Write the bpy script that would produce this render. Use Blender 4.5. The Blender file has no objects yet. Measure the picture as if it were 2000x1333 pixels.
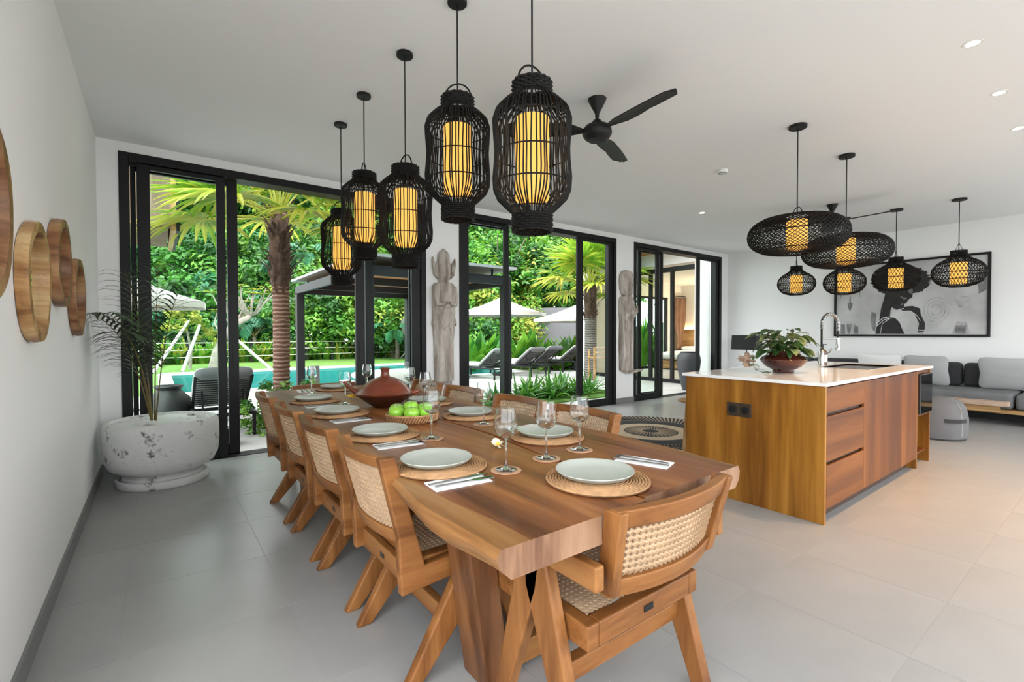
import bpy, math, random
from math import sin, cos, pi, radians, sqrt
from mathutils import Vector, Matrix, Euler

# ------------------------------------------------------------------ camera, world, sun, exposure
sc = bpy.context.scene
COL = sc.collection
sc.view_settings.view_transform = 'Standard'
sc.view_settings.look = 'None'
sc.view_settings.gamma = 1.0
sc.view_settings.use_curve_mapping = False
sc.view_settings.exposure = 1.8
sc.cycles.use_denoising = True
sc.cycles.max_bounces = 9
sc.cycles.diffuse_bounces = 5
sc.cycles.transparent_max_bounces = 24
sc.cycles.caustics_reflective = False
sc.cycles.caustics_refractive = False
sc.cycles.sample_clamp_indirect = 6.0

def make_camera():
    yw, pt, rl = radians(36.98), radians(-1.003), radians(-0.127)
    F = Vector((sin(yw) * cos(pt), cos(yw) * cos(pt), sin(pt)))
    R = Vector((cos(yw), -sin(yw), 0))
    U = R.cross(F)
    R2 = R * cos(rl) + U * sin(rl)
    U2 = -R * sin(rl) + U * cos(rl)
    cd = bpy.data.cameras.new('camera')
    cd.sensor_width = 36.0
    cd.lens = 923.3 / 2000 * 36.0
    cd.clip_start = 0.05
    cd.clip_end = 400
    co = bpy.data.objects.new('camera', cd)
    m = Matrix((R2, U2, -F)).transposed().to_4x4()
    m.translation = Vector((0, 0, 1.25))
    co.matrix_world = m
    COL.objects.link(co)
    sc.camera = co
make_camera()

wd = bpy.data.worlds.new('overcast_sky')
sc.world = wd
wd.use_nodes = True
bg = wd.node_tree.nodes['Background']
bg.inputs[0].default_value = (0.93, 0.97, 1.0, 1)
bg.inputs[1].default_value = 1.7

sd = bpy.data.lights.new('sun', 'SUN')
sd.energy = 0.6
sd.angle = radians(25)
sd.color = (1.0, 0.96, 0.9)
so = bpy.data.objects.new('sun', sd)
so.rotation_euler = (radians(38), radians(8), radians(-30))
so.location = (0, 0, 30)
COL.objects.link(so)

# ------------------------------------------------------------------ materials
MATS = {}
def nm(name):
    m = bpy.data.materials.new(name)
    m.use_nodes = True
    nt = m.node_tree
    return m, nt, nt.nodes, nt.links, nt.nodes['Principled BSDF']

def plain(name, col, rough=0.6, metal=0.0, bump=0.0, bscale=40, var=0.0, vscale=3, spec=0.5, coat=0.0):
    if name in MATS: return MATS[name]
    m, nt, N, L, b = nm(name)
    b.inputs['Base Color'].default_value = (*col, 1)
    b.inputs['Roughness'].default_value = rough
    b.inputs['Metallic'].default_value = metal
    b.inputs['Specular IOR Level'].default_value = spec
    b.inputs['Coat Weight'].default_value = coat
    tc = N.new('ShaderNodeTexCoord')
    if var > 0:
        n = N.new('ShaderNodeTexNoise'); n.inputs['Scale'].default_value = vscale; n.inputs['Detail'].default_value = 6
        L.new(tc.outputs['Object'], n.inputs['Vector'])
        r = N.new('ShaderNodeValToRGB')
        r.color_ramp.elements[0].position = 0.3; r.color_ramp.elements[1].position = 0.7
        r.color_ramp.elements[0].color = (*[max(0, c * (1 - var)) for c in col], 1)
        r.color_ramp.elements[1].color = (*[min(1, c * (1 + var)) for c in col], 1)
        L.new(n.outputs['Fac'], r.inputs['Fac']); L.new(r.outputs['Color'], b.inputs['Base Color'])
    if bump > 0:
        n = N.new('ShaderNodeTexNoise'); n.inputs['Scale'].default_value = bscale; n.inputs['Detail'].default_value = 4
        L.new(tc.outputs['Object'], n.inputs['Vector'])
        bp = N.new('ShaderNodeBump'); bp.inputs['Strength'].default_value = bump; bp.inputs['Distance'].default_value = 0.01
        L.new(n.outputs['Fac'], bp.inputs['Height']); L.new(bp.outputs['Normal'], b.inputs['Normal'])
    MATS[name] = m
    return m

def wood(name, cols, axis='Y', scale=6.0, stretch=0.08, rough=0.45, bump=0.15, ring=0.0, coat=0.0):
    """cols: dark, mid, light; grain runs along axis of the object"""
    if name in MATS: return MATS[name]
    m, nt, N, L, b = nm(name)
    tc = N.new('ShaderNodeTexCoord')
    oi = N.new('ShaderNodeObjectInfo')
    off = N.new('ShaderNodeVectorMath'); off.operation = 'SCALE'
    cmb = N.new('ShaderNodeCombineXYZ')
    L.new(oi.outputs['Random'], cmb.inputs[0]); L.new(oi.outputs['Random'], cmb.inputs[1]); L.new(oi.outputs['Random'], cmb.inputs[2])
    L.new(cmb.outputs[0], off.inputs[0]); off.inputs['Scale'].default_value = 7.0
    add = N.new('ShaderNodeVectorMath'); add.operation = 'ADD'
    L.new(tc.outputs['Object'], add.inputs[0]); L.new(off.outputs[0], add.inputs[1])
    mp = N.new('ShaderNodeMapping')
    s = [1, 1, 1]; s['XYZ'.index(axis)] = stretch
    mp.inputs['Scale'].default_value = s
    L.new(add.outputs[0], mp.inputs['Vector'])
    n1 = N.new('ShaderNodeTexNoise'); n1.inputs['Scale'].default_value = scale; n1.inputs['Detail'].default_value = 8; n1.inputs['Distortion'].default_value = 0.7
    L.new(mp.outputs[0], n1.inputs['Vector'])
    n2 = N.new('ShaderNodeTexNoise'); n2.inputs['Scale'].default_value = scale * 9; n2.inputs['Detail'].default_value = 4
    L.new(mp.outputs[0], n2.inputs['Vector'])
    mx = N.new('ShaderNodeMath'); mx.operation = 'MULTIPLY_ADD'; mx.inputs[1].default_value = 0.22
    L.new(n2.outputs['Fac'], mx.inputs[0]); L.new(n1.outputs['Fac'], mx.inputs[2])
    sb = N.new('ShaderNodeMath'); sb.operation = 'SUBTRACT'; sb.inputs[1].default_value = 0.11
    L.new(mx.outputs[0], sb.inputs[0])
    r = N.new('ShaderNodeValToRGB')
    e = r.color_ramp.elements
    e[0].position = 0.34; e[0].color = (*cols[0], 1)
    e[1].position = 0.66; e[1].color = (*cols[2], 1)
    k = e.new(0.5); k.color = (*cols[1], 1)
    L.new(sb.outputs[0], r.inputs['Fac'])
    L.new(r.outputs['Color'], b.inputs['Base Color'])
    b.inputs['Roughness'].default_value = rough
    b.inputs['Coat Weight'].default_value = coat
    b.inputs['Coat Roughness'].default_value = 0.2
    b.inputs['Specular IOR Level'].default_value = 0.3
    bp = N.new('ShaderNodeBump'); bp.inputs['Strength'].default_value = bump; bp.inputs['Distance'].default_value = 0.003
    L.new(n2.outputs['Fac'], bp.inputs['Height']); L.new(bp.outputs['Normal'], b.inputs['Normal'])
    MATS[name] = m
    return m

def glassy(name, tint=(0.96, 0.99, 0.98), ior=1.45, rough=0.0, mul=1.0):
    if name in MATS: return MATS[name]
    m, nt, N, L, b = nm(name)
    N.remove(b)
    out = N['Material Output']
    t = N.new('ShaderNodeBsdfTransparent'); t.inputs[0].default_value = (*tint, 1)
    g = N.new('ShaderNodeBsdfGlossy'); g.inputs['Roughness'].default_value = rough
    # Schlick reflectance, the same from both sides of the thin sheet
    f = N.new('ShaderNodeLayerWeight'); f.inputs['Blend'].default_value = 0.5
    pw = N.new('ShaderNodeMath'); pw.operation = 'POWER'; pw.inputs[1].default_value = 5.0
    L.new(f.outputs['Facing'], pw.inputs[0])
    f0 = ((ior - 1) / (ior + 1)) ** 2
    sc_ = N.new('ShaderNodeMath'); sc_.operation = 'MULTIPLY_ADD'; sc_.inputs[1].default_value = 1 - f0; sc_.inputs[2].default_value = f0
    L.new(pw.outputs[0], sc_.inputs[0])
    mu = N.new('ShaderNodeMath'); mu.operation = 'MULTIPLY'; mu.inputs[1].default_value = mul; mu.use_clamp = True
    L.new(sc_.outputs[0], mu.inputs[0])
    mx = N.new('ShaderNodeMixShader')
    L.new(mu.outputs[0], mx.inputs[0]); L.new(t.outputs[0], mx.inputs[1]); L.new(g.outputs[0], mx.inputs[2])
    L.new(mx.outputs[0], out.inputs[0])
    MATS[name] = m
    return m

def clear_glass(name):
    m, nt, N, L, b = nm(name); N.remove(b)
    g = N.new('ShaderNodeBsdfGlass'); g.inputs['IOR'].default_value = 1.42; g.inputs['Color'].default_value = (0.99, 1, 1, 1)
    L.new(g.outputs[0], N['Material Output'].inputs[0])
    MATS[name] = m
    return m

def emit(name, col, strength):
    if name in MATS: return MATS[name]
    m, nt, N, L, b = nm(name)
    b.inputs['Base Color'].default_value = (*[c * 0.25 for c in col], 1)
    b.inputs['Emission Color'].default_value = (*col, 1)
    b.inputs['Emission Strength'].default_value = strength
    MATS[name] = m
    return m

def leafy(name, c1, c2, trans=0.35, rough=0.45, scale=1.3):
    if name in MATS: return MATS[name]
    m, nt, N, L, b = nm(name)
    out = N['Material Output']
    tc = N.new('ShaderNodeTexCoord')
    n = N.new('ShaderNodeTexNoise'); n.inputs['Scale'].default_value = scale; n.inputs['Detail'].default_value = 5
    L.new(tc.outputs['Object'], n.inputs['Vector'])
    r = N.new('ShaderNodeValToRGB')
    r.color_ramp.elements[0].position = 0.35; r.color_ramp.elements[0].color = (*c1, 1)
    r.color_ramp.elements[1].position = 0.65; r.color_ramp.elements[1].color = (*c2, 1)
    L.new(n.outputs['Fac'], r.inputs['Fac'])
    L.new(r.outputs['Color'], b.inputs['Base Color'])
    b.inputs['Roughness'].default_value = rough
    tr = N.new('ShaderNodeBsdfTranslucent')
    L.new(r.outputs['Color'], tr.inputs[0])
    mx = N.new('ShaderNodeMixShader'); mx.inputs[0].default_value = trans
    L.new(b.outputs[0], mx.inputs[1]); L.new(tr.outputs[0], mx.inputs[2])
    L.new(mx.outputs[0], out.inputs[0])
    MATS[name] = m
    return m

m_wall = plain('wall_paint', (0.87, 0.87, 0.865), 0.85, bump=0.03, bscale=60)
m_ceil = plain('ceiling_paint', (0.86, 0.86, 0.86), 0.9)
m_grout = plain('grout', (0.37, 0.37, 0.365), 0.9)
m_tile = plain('porcelain_tile', (0.335, 0.335, 0.33), 0.3, bump=0.02, bscale=90, var=0.07, vscale=2.2, spec=0.45)
m_base = plain('skirting_tile', (0.2, 0.2, 0.2), 0.5)
m_black = plain('black_aluminium', (0.006, 0.006, 0.0065), 0.45, spec=0.25)
m_blackp = plain('matt_black', (0.007, 0.007, 0.0075), 0.5, spec=0.3)
m_pane = glassy('pane_glass', (0.95, 0.985, 0.97), 1.5, mul=0.012)
m_glass = clear_glass('wine_glass')
m_rattan_b = plain('black_rattan', (0.005, 0.0045, 0.004), 0.5, bump=0.2, bscale=120, spec=0.2)
m_teak = wood('teak_chair', [(0.1274, 0.0445, 0.0108), (0.2245, 0.0866, 0.0232), (0.3034, 0.1287, 0.0386)], 'Z', 9, 0.12, 0.42, 0.12)
m_teak_y = wood('teak_chair_y', [(0.1335, 0.0468, 0.0114), (0.2306, 0.0889, 0.0241), (0.3034, 0.1310, 0.0402)], 'Y', 9, 0.12, 0.42, 0.12)
m_teak_x = wood('teak_chair_x', [(0.1335, 0.0468, 0.0114), (0.2306, 0.0889, 0.0241), (0.3034, 0.1310, 0.0402)], 'X', 9, 0.12, 0.42, 0.12)
m_cane = plain('cane_weave', (0.5160, 0.3612, 0.2290), 0.6, bump=0.15, bscale=300, var=0.12, vscale=14)
m_suar = wood('suar_slab', [(0.0780, 0.0227, 0.0071), (0.2080, 0.0684, 0.0204), (0.3536, 0.1425, 0.0439)], 'Y', 5.5, 0.07, 0.36, 0.06, coat=0.08)
m_suar_z = wood('suar_leg', [(0.0680, 0.0258, 0.0098), (0.1520, 0.0608, 0.0231), (0.2400, 0.1064, 0.0420)], 'Z', 6, 0.09, 0.4, 0.1)
m_sap = wood('suar_sapwood', [(0.1440, 0.0575, 0.0155), (0.2592, 0.1199, 0.0386), (0.3456, 0.1823, 0.0695)], 'Y', 7, 0.1, 0.4, 0.1)
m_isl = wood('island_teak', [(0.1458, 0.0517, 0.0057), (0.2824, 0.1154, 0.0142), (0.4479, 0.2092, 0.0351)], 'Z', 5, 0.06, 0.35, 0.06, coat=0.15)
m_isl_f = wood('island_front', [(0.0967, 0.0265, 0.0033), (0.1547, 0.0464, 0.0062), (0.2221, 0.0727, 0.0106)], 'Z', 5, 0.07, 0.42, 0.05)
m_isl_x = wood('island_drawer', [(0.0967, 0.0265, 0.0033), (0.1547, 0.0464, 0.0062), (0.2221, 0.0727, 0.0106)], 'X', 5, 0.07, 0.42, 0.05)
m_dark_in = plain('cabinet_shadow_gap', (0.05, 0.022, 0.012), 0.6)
m_stone = plain('white_quartz', (0.82, 0.81, 0.8), 0.09, var=0.05, vscale=5, spec=0.6)
m_steel = plain('brushed_steel', (0.55, 0.53, 0.51), 0.22, metal=1.0)
m_cutlery = plain('cutlery_steel', (0.5, 0.49, 0.48), 0.16, metal=1.0)
m_plate = plain('sage_glaze', (0.4366, 0.4602, 0.4130), 0.33, bump=0.05, bscale=25, spec=0.5)
m_mat = plain('rattan_mat', (0.4420, 0.2460, 0.1131), 0.65, bump=0.2, bscale=200, var=0.2, vscale=30)
m_mat_d = plain('rattan_mat_gaps', (0.16, 0.075, 0.03), 0.8)
m_pad = plain('outdoor_pad', (0.5, 0.49, 0.48), 0.95, bump=0.2, bscale=120)
m_coast = plain('leather_coaster', (0.5, 0.29, 0.17), 0.6, var=0.1, vscale=20)
m_linen = plain('white_linen', (0.8, 0.8, 0.8), 0.9, bump=0.2, bscale=150)
m_terra = plain('terracotta_glaze', (0.17, 0.035, 0.014), 0.33, var=0.25, vscale=6, bump=0.05, bscale=20, coat=0.2)
m_terra_d = plain('terracotta_dark', (0.05, 0.015, 0.009), 0.38, var=0.3, vscale=7)  # darker terracotta tone for the tagine bowl
m_apple = plain('apple_skin', (0.30, 0.62, 0.05), 0.28, var=0.2, vscale=18, coat=0.3)
m_stem = plain('plant_stem', (0.16, 0.12, 0.04), 0.7)
m_basket = plain('basket_weave', (0.30, 0.15, 0.07), 0.6, var=0.5, vscale=90, bump=0.3, bscale=160)
m_petal = plain('petal_white', (0.85, 0.82, 0.6), 0.5)
m_petal_y = plain('petal_yellow', (0.9, 0.62, 0.04), 0.5)
m_shade = emit('lamp_shade_glow', (1.0, 0.49, 0.09), 0.36)
m_bulb = emit('bulb_glow', (1.0, 0.6, 0.25), 14)
m_down = emit('downlight_glow', (1.0, 0.72, 0.42), 4)
m_grey_f = plain('grey_fabric', (0.145, 0.145, 0.15), 0.95, bump=0.25, bscale=220, var=0.08, vscale=6)
m_dgrey_f = plain('charcoal_fabric', (0.04, 0.04, 0.043), 0.95, bump=0.25, bscale=220)
m_lgrey_f = plain('pale_grey_fabric', (0.42, 0.42, 0.42), 0.95, bump=0.25, bscale=200)
m_white_f = plain('white_fabric', (0.78, 0.78, 0.77), 0.95, bump=0.2, bscale=160)
m_trim = plain('white_trim', (0.8, 0.8, 0.79), 0.6)
m_mirror = plain('mirror_silver', (0.9, 0.9, 0.9), 0.02, metal=1.0)
m_ring = wood('mirror_frame_wood', [(0.20, 0.085, 0.03), (0.42, 0.23, 0.09), (0.58, 0.40, 0.2)], 'X', 9, 0.3, 0.4, 0.15)
m_ring2 = wood('mirror_frame_wood_dark', [(0.12, 0.05, 0.022), (0.27, 0.125, 0.055), (0.42, 0.24, 0.11)], 'X', 9, 0.3, 0.4, 0.15)
m_statue = wood('weathered_wood', [(0.2400, 0.2000, 0.1680), (0.4640, 0.4080, 0.3600), (0.6400, 0.5840, 0.5280)], 'Z', 9, 0.15, 0.9, 0.7)
m_canvas = plain('canvas_print', (0.50, 0.50, 0.50), 0.75, var=0.22, vscale=2.2)
m_ink = plain('print_ink', (0.018, 0.018, 0.018), 0.7, var=0.4, vscale=9)
m_ink_g = plain('print_grey', (0.20, 0.20, 0.20), 0.75, var=0.5, vscale=8)
m_ink_l = plain('print_pale', (0.38, 0.38, 0.38), 0.75, var=0.3, vscale=10)
m_ink_w = plain('print_white', (0.66, 0.66, 0.66), 0.7)
m_burg = plain('oxblood_glaze', (0.06, 0.012, 0.008), 0.15, coat=0.5, var=0.3, vscale=8)
m_amber = plain('amber_bottle', (0.10, 0.035, 0.012), 0.15, coat=0.4)
m_drift = plain('driftwood', (0.42, 0.27, 0.19), 0.8, var=0.25, vscale=14, bump=0.3, bscale=40)
m_jar = plain('charcoal_urn', (0.045, 0.047, 0.05), 0.6, bump=0.1, bscale=15)
m_jar_b = plain('black_jar', (0.0072, 0.0072, 0.0080), 0.5, bump=0.1, bscale=30)
m_pale_wood = wood('pale_bench_wood', [(0.36, 0.24, 0.17), (0.5, 0.36, 0.27), (0.6, 0.46, 0.36)], 'Y', 6, 0.1, 0.5, 0.1)
m_gold_wood = wood('platform_wood', [(0.26, 0.14, 0.05), (0.38, 0.22, 0.09), (0.5, 0.31, 0.14)], 'Y', 6, 0.1, 0.45, 0.1)
m_soil = plain('soil', (0.05, 0.04, 0.03), 0.95, bump=0.5, bscale=30)
m_oven = plain('oven_glass', (0.006, 0.006, 0.007), 0.06, spec=0.8)
m_sock = plain('socket_bronze', (0.10, 0.075, 0.055), 0.35, metal=0.7)
# outdoors
def ringbark(name, c1, c2, c3, sc):
    m, nt, N, L, b = nm(name)
    tc = N.new('ShaderNodeTexCoord')
    w = N.new('ShaderNodeTexWave'); w.bands_direction = 'Z'; w.inputs['Scale'].default_value = sc; w.inputs['Distortion'].default_value = 2.5; w.inputs['Detail'].default_value = 4; w.inputs['Detail Scale'].default_value = 2.0
    L.new(tc.outputs['Object'], w.inputs['Vector'])
    n = N.new('ShaderNodeTexNoise'); n.inputs['Scale'].default_value = 3.0; n.inputs['Detail'].default_value = 5; L.new(tc.outputs['Object'], n.inputs['Vector'])
    r = N.new('ShaderNodeValToRGB'); e = r.color_ramp.elements
    e[0].position = 0.05; e[0].color = (*c3, 1); e[1].position = 0.6; e[1].color = (*c1, 1)
    r2 = N.new('ShaderNodeValToRGB'); e = r2.color_ramp.elements
    e[0].position = 0.05; e[0].color = (*c3, 1); e[1].position = 0.6; e[1].color = (*c2, 1)
    L.new(w.outputs['Fac'], r.inputs['Fac']); L.new(w.outputs['Fac'], r2.inputs['Fac'])
    mx = N.new('ShaderNodeMix'); mx.data_type = 'RGBA'
    L.new(n.outputs['Fac'], mx.inputs[0]); L.new(r.outputs[0], mx.inputs[6]); L.new(r2.outputs[0], mx.inputs[7])
    L.new(mx.outputs[2], b.inputs['Base Color']); b.inputs['Roughness'].default_value = 0.9
    bp = N.new('ShaderNodeBump'); bp.inputs['Strength'].default_value = 0.6; bp.inputs['Distance'].default_value = 0.02
    L.new(w.outputs['Fac'], bp.inputs['Height']); L.new(bp.outputs['Normal'], b.inputs['Normal'])
    MATS[name] = m
    return m
m_pave = plain('pale_paving', (0.5, 0.49, 0.475), 0.7, var=0.08, vscale=3, bump=0.05, bscale=40)
m_deck = wood('bleached_deck', [(0.36, 0.35, 0.34), (0.45, 0.44, 0.43), (0.52, 0.51, 0.5)], 'X', 8, 0.05, 0.7, 0.1)
m_cope = plain('pool_coping', (0.6, 0.59, 0.57), 0.6)
m_pool = plain('pool_tile', (0.03, 0.20, 0.185), 0.4, var=0.12, vscale=1.5)
m_grass = plain('lawn_grass', (0.085, 0.19, 0.02), 0.9, bump=0.8, bscale=60, var=0.3, vscale=5)
m_earth = plain('garden_soil', (0.06, 0.08, 0.03), 0.95, var=0.3, vscale=2)
m_gaz = plain('gazebo_steel', (0.018, 0.019, 0.022), 0.55, spec=0.25)
m_gaz_l = plain('gazebo_roof_sheet', (0.30, 0.31, 0.33), 0.45)
m_cedar = wood('cedar_ceiling', [(0.50, 0.21, 0.08), (0.66, 0.30, 0.12), (0.75, 0.38, 0.17)], 'X', 7, 0.06, 0.6, 0.1)
m_soffit = wood('soffit_boards', [(0.13, 0.09, 0.065), (0.19, 0.135, 0.10), (0.24, 0.18, 0.14)], 'Z', 7, 0.08, 0.75, 0.1)
m_umb = plain('umbrella_canvas', (0.52, 0.49, 0.45), 0.9, bump=0.1, bscale=120)
m_wallg = plain('garden_wall', (0.15, 0.147, 0.155), 0.85, var=0.1, vscale=1)
m_extw = plain('exterior_white', (0.7, 0.7, 0.69), 0.85)
m_tr_pale = plain('pale_bark', (0.25, 0.225, 0.19), 0.9, var=0.3, vscale=5, bump=0.3, bscale=12)
m_tr_dark = plain('dark_bark', (0.13, 0.10, 0.075), 0.95, var=0.3, vscale=5, bump=0.4, bscale=12)
m_pl_trunk = ringbark('palm_bark', (0.05, 0.022, 0.014), (0.20, 0.085, 0.05), (0.30, 0.21, 0.16), 5.5)
m_pl_grey = ringbark('palm_bark_grey', (0.17, 0.15, 0.135), (0.23, 0.205, 0.185), (0.10, 0.085, 0.075), 5.0)
m_fiber = plain('palm_fibre', (0.085, 0.05, 0.035), 0.95, var=0.4, vscale=20, bump=0.5, bscale=40)
m_stake = plain('white_stake', (0.33, 0.32, 0.30), 0.7)
m_wire = plain('fence_wire', (0.62, 0.6, 0.5), 0.6)
l_dark = leafy('leaf_deep', (0.0105, 0.0529, 0.0105), (0.0397, 0.1499, 0.0265))
l_mid = leafy('leaf_mid', (0.0265, 0.1235, 0.0160), (0.0882, 0.2911, 0.0309))
l_lite = leafy('leaf_bright', (0.0794, 0.2293, 0.0176), (0.2205, 0.4410, 0.0441))
l_teal = leafy('leaf_bluegreen', (0.0176, 0.1147, 0.0529), (0.0617, 0.2558, 0.1147))
l_yel = leafy('leaf_yellow', (0.2470, 0.2999, 0.0265), (0.4851, 0.4939, 0.0882))
l_palm = leafy('palm_frond', (0.0882, 0.2381, 0.0132), (0.3175, 0.4586, 0.0353), 0.4, 0.4, 2.0)
l_gold = leafy('palm_frond_gold', (0.3175, 0.3704, 0.0265), (0.5468, 0.5292, 0.0882), 0.4, 0.4, 2.0)
l_pot = leafy('pot_palm_leaf', (0.028, 0.05, 0.028), (0.065, 0.105, 0.05), 0.2)
l_pothos = leafy('pothos_leaf', (0.018, 0.055, 0.012), (0.05, 0.12, 0.03), 0.15, 0.35, 12)
l_poth_v = leafy('pothos_variegated', (0.06, 0.13, 0.03), (0.36, 0.42, 0.2), 0.2, 0.35, 25)

# ------------------------------------------------------------------ mesh building
class MB:
    def __init__(s): s.v = []; s.f = []; s.mi = []; s.m = 0
    def add(s, vs, fs):
        o = len(s.v); s.v += [tuple(p) for p in vs]
        s.f += [tuple(i + o for i in f) for f in fs]; s.mi += [s.m] * len(fs)
        return s
    def box(s, x0, x1, y0, y1, z0, z1):
        return s.add([(x0,y0,z0),(x1,y0,z0),(x1,y1,z0),(x0,y1,z0),(x0,y0,z1),(x1,y0,z1),(x1,y1,z1),(x0,y1,z1)],
                     [(3,2,1,0),(4,5,6,7),(0,1,5,4),(1,2,6,5),(2,3,7,6),(3,0,4,7)])
    def bar(s, a, b, w, h, up=(0,0,1), w2=None, h2=None):
        a = Vector(a); b = Vector(b); d = (b - a).normalized(); u = Vector(up)
        if abs(d.dot(u)) > 0.98: u = Vector((0,1,0))
        r = d.cross(u).normalized(); u = r.cross(d)
        w2 = w if w2 is None else w2; h2 = h if h2 is None else h2
        vs = []
        for p, ww, hh in ((a, w, h), (b, w2, h2)):
            for sx, sy in ((-1,-1),(1,-1),(1,1),(-1,1)): vs.append(p + r * sx * ww / 2 + u * sy * hh / 2)
        return s.add(vs, [(3,2,1,0),(4,5,6,7),(0,1,5,4),(1,2,6,5),(2,3,7,6),(3,0,4,7)])
    def prism(s, poly, t0, t1, axis='x'):
        n = len(poly); vs = []
        for t in (t0, t1):
            for a, b in poly:
                vs.append((t, a, b) if axis == 'x' else (a, t, b) if axis == 'y' else (a, b, t))
        fs = [tuple(range(n - 1, -1, -1)), tuple(range(n, 2 * n))]
        fs += [(i, (i + 1) % n, n + (i + 1) % n, n + i) for i in range(n)]
        return s.add(vs, fs)
    def tube(s, pts, r, n=8, closed=False, caps=True, r2=None):
        pts = [Vector(p) for p in pts]; N = len(pts); rings = []
        prev = None
        for i, p in enumerate(pts):
            if closed: d = pts[(i + 1) % N] - pts[i - 1]
            else: d = pts[min(i + 1, N - 1)] - pts[max(i - 1, 0)]
            d.normalize()
            if prev is None:
                u = Vector((0,0,1)) if abs(d.z) < 0.9 else Vector((1,0,0))
            else: u = prev
            rt = d.cross(u)
            if rt.length < 1e-6: rt = d.orthogonal()
            rt.normalize(); u = rt.cross(d); prev = u
            rad = r[i] if isinstance(r, (list, tuple)) else (r if r2 is None else r + (r2 - r) * i / max(1, N - 1))
            rings.append([p + rt * cos(2*pi*k/n) * rad + u * sin(2*pi*k/n) * rad for k in range(n)])
        vs = [v for ring in rings for v in ring]; fs = []
        M = N if closed else N - 1
        for i in range(M):
            j = (i + 1) % N
            for k in range(n):
                fs.append((i*n + k, i*n + (k+1) % n, j*n + (k+1) % n, j*n + k))
        if caps and not closed:
            fs.append(tuple(range(n - 1, -1, -1))); fs.append(tuple((N-1)*n + k for k in range(n)))
        return s.add(vs, fs)
    def lathe(s, prof, n=32, c=(0,0,0), sx=1, sy=1, wob=None):
        vs = []; fs = []; P = len(prof)
        for k in range(n):
            a = 2*pi*k/n
            w = 1 if wob is None else wob(a)
            for r, z in prof: vs.append((c[0] + cos(a)*r*sx*w, c[1] + sin(a)*r*sy*w, c[2] + z))
        for k in range(n):
            k2 = (k + 1) % n
            for i in range(P - 1):
                if prof[i][0] < 1e-6 and prof[i+1][0] < 1e-6: continue
                fs.append((k*P + i, k2*P + i, k2*P + i + 1, k*P + i + 1))
        return s.add(vs, fs)
    def sphere(s, c, r, n=16, m=10, sq=(1,1,1)):
        prof = [(sin(pi*i/m), -cos(pi*i/m)) for i in range(m + 1)]
        vs = []; fs = []
        for k in range(n):
            a = 2*pi*k/n
            for pr, pz in prof: vs.append((c[0] + cos(a)*pr*r*sq[0], c[1] + sin(a)*pr*r*sq[1], c[2] + pz*r*sq[2]))
        for k in range(n):
            for i in range(m):
                fs.append((k*(m+1)+i, ((k+1)%n)*(m+1)+i, ((k+1)%n)*(m+1)+i+1, k*(m+1)+i+1))
        return s.add(vs, fs)
    def blade(s, base, d, up, L, W, droop=0.3, segs=5, fold=0.15, shape=None, tip=0.05):
        """a leaf strip with a folded midrib"""
        d = Vector(d).normalized(); up = Vector(up)
        r = d.cross(up)
        if r.length < 1e-4: r = d.orthogonal()
        r.normalize(); u = r.cross(d)
        p = Vector(base); vs = []; fs = []
        dirv = d.copy()
        for i in range(segs + 1):
            t = i / segs
            w = (shape(t) if shape else max(tip, sin(pi * (0.12 + 0.88 * t)) ** 0.8)) * W / 2
            n = r.cross(dirv).normalized()
            vs += [p - r*w + n*w*fold, p.copy(), p + r*w + n*w*fold]
            if i < segs:
                p = p + dirv * L / segs
                dirv = (dirv + Vector((0,0,-1)) * droop / segs * 2).normalized()
        for i in range(segs):
            a = i*3
            fs += [(a, a+1, a+4, a+3), (a+1, a+2, a+5, a+4)]
        return s.add(vs, fs)
    def cushion(s, c, sx, sy, sz, n=12, p=2.6, rot=None, pinch=0.0):
        """superellipsoid pillow"""
        vs = []; fs = []
        def f(v, e): return math.copysign(abs(v) ** e, v)
        m = n
        for i in range(m + 1):
            ph = -pi/2 + pi*i/m
            for k in range(2*n):
                th = 2*pi*k/(2*n)
                e = 2/p
                x = f(cos(ph), 0.5) * f(cos(th), e); y = f(cos(ph), 0.5) * f(sin(th), e); z = f(sin(ph), 0.9)
                if pinch: 
                    q = 1 + pinch * (abs(x*y))
                    x *= q; y *= q; z *= (1 - 0.75*min(1, abs(x*y)))
                v = Vector((x*sx/2, y*sy/2, z*sz/2))
                if rot: v.rotate(rot)
                vs.append(v + Vector(c))
        for i in range(m):
            for k in range(2*n):
                k2 = (k+1) % (2*n)
                fs.append((i*2*n+k, i*2*n+k2, (i+1)*2*n+k2, (i+1)*2*n+k))
        return s.add(vs, fs)
    def mesh(s, name, mats, smooth=False, angle=40):
        me = bpy.data.meshes.new(name)
        me.from_pydata(s.v, [], s.f)
        mats = mats if isinstance(mats, (list, tuple)) else [mats]
        for m in mats: me.materials.append(m)
        if len(mats) > 1: me.polygons.foreach_set('material_index', s.mi)
        if smooth:
            me.polygons.foreach_set('use_smooth', [True] * len(me.polygons))
            try: me.set_sharp_from_angle(angle=radians(angle))
            except Exception: pass
        me.update()
        return me
    def build(s, name, mats, parent=None, smooth=False, angle=40, bevel=0, loc=None, label=None, kind=None):
        o = bpy.data.objects.new(name, s.mesh(name, mats, smooth, angle))
        COL.objects.link(o)
        if parent: o.parent = parent
        if loc is not None: o.location = loc
        if bevel:
            b = o.modifiers.new('bevel', 'BEVEL'); b.width = bevel; b.segments = 2; b.limit_method = 'ANGLE'; b.angle_limit = radians(35)
        if label: o['label'] = label
        if kind: o['kind'] = kind
        return o

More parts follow.
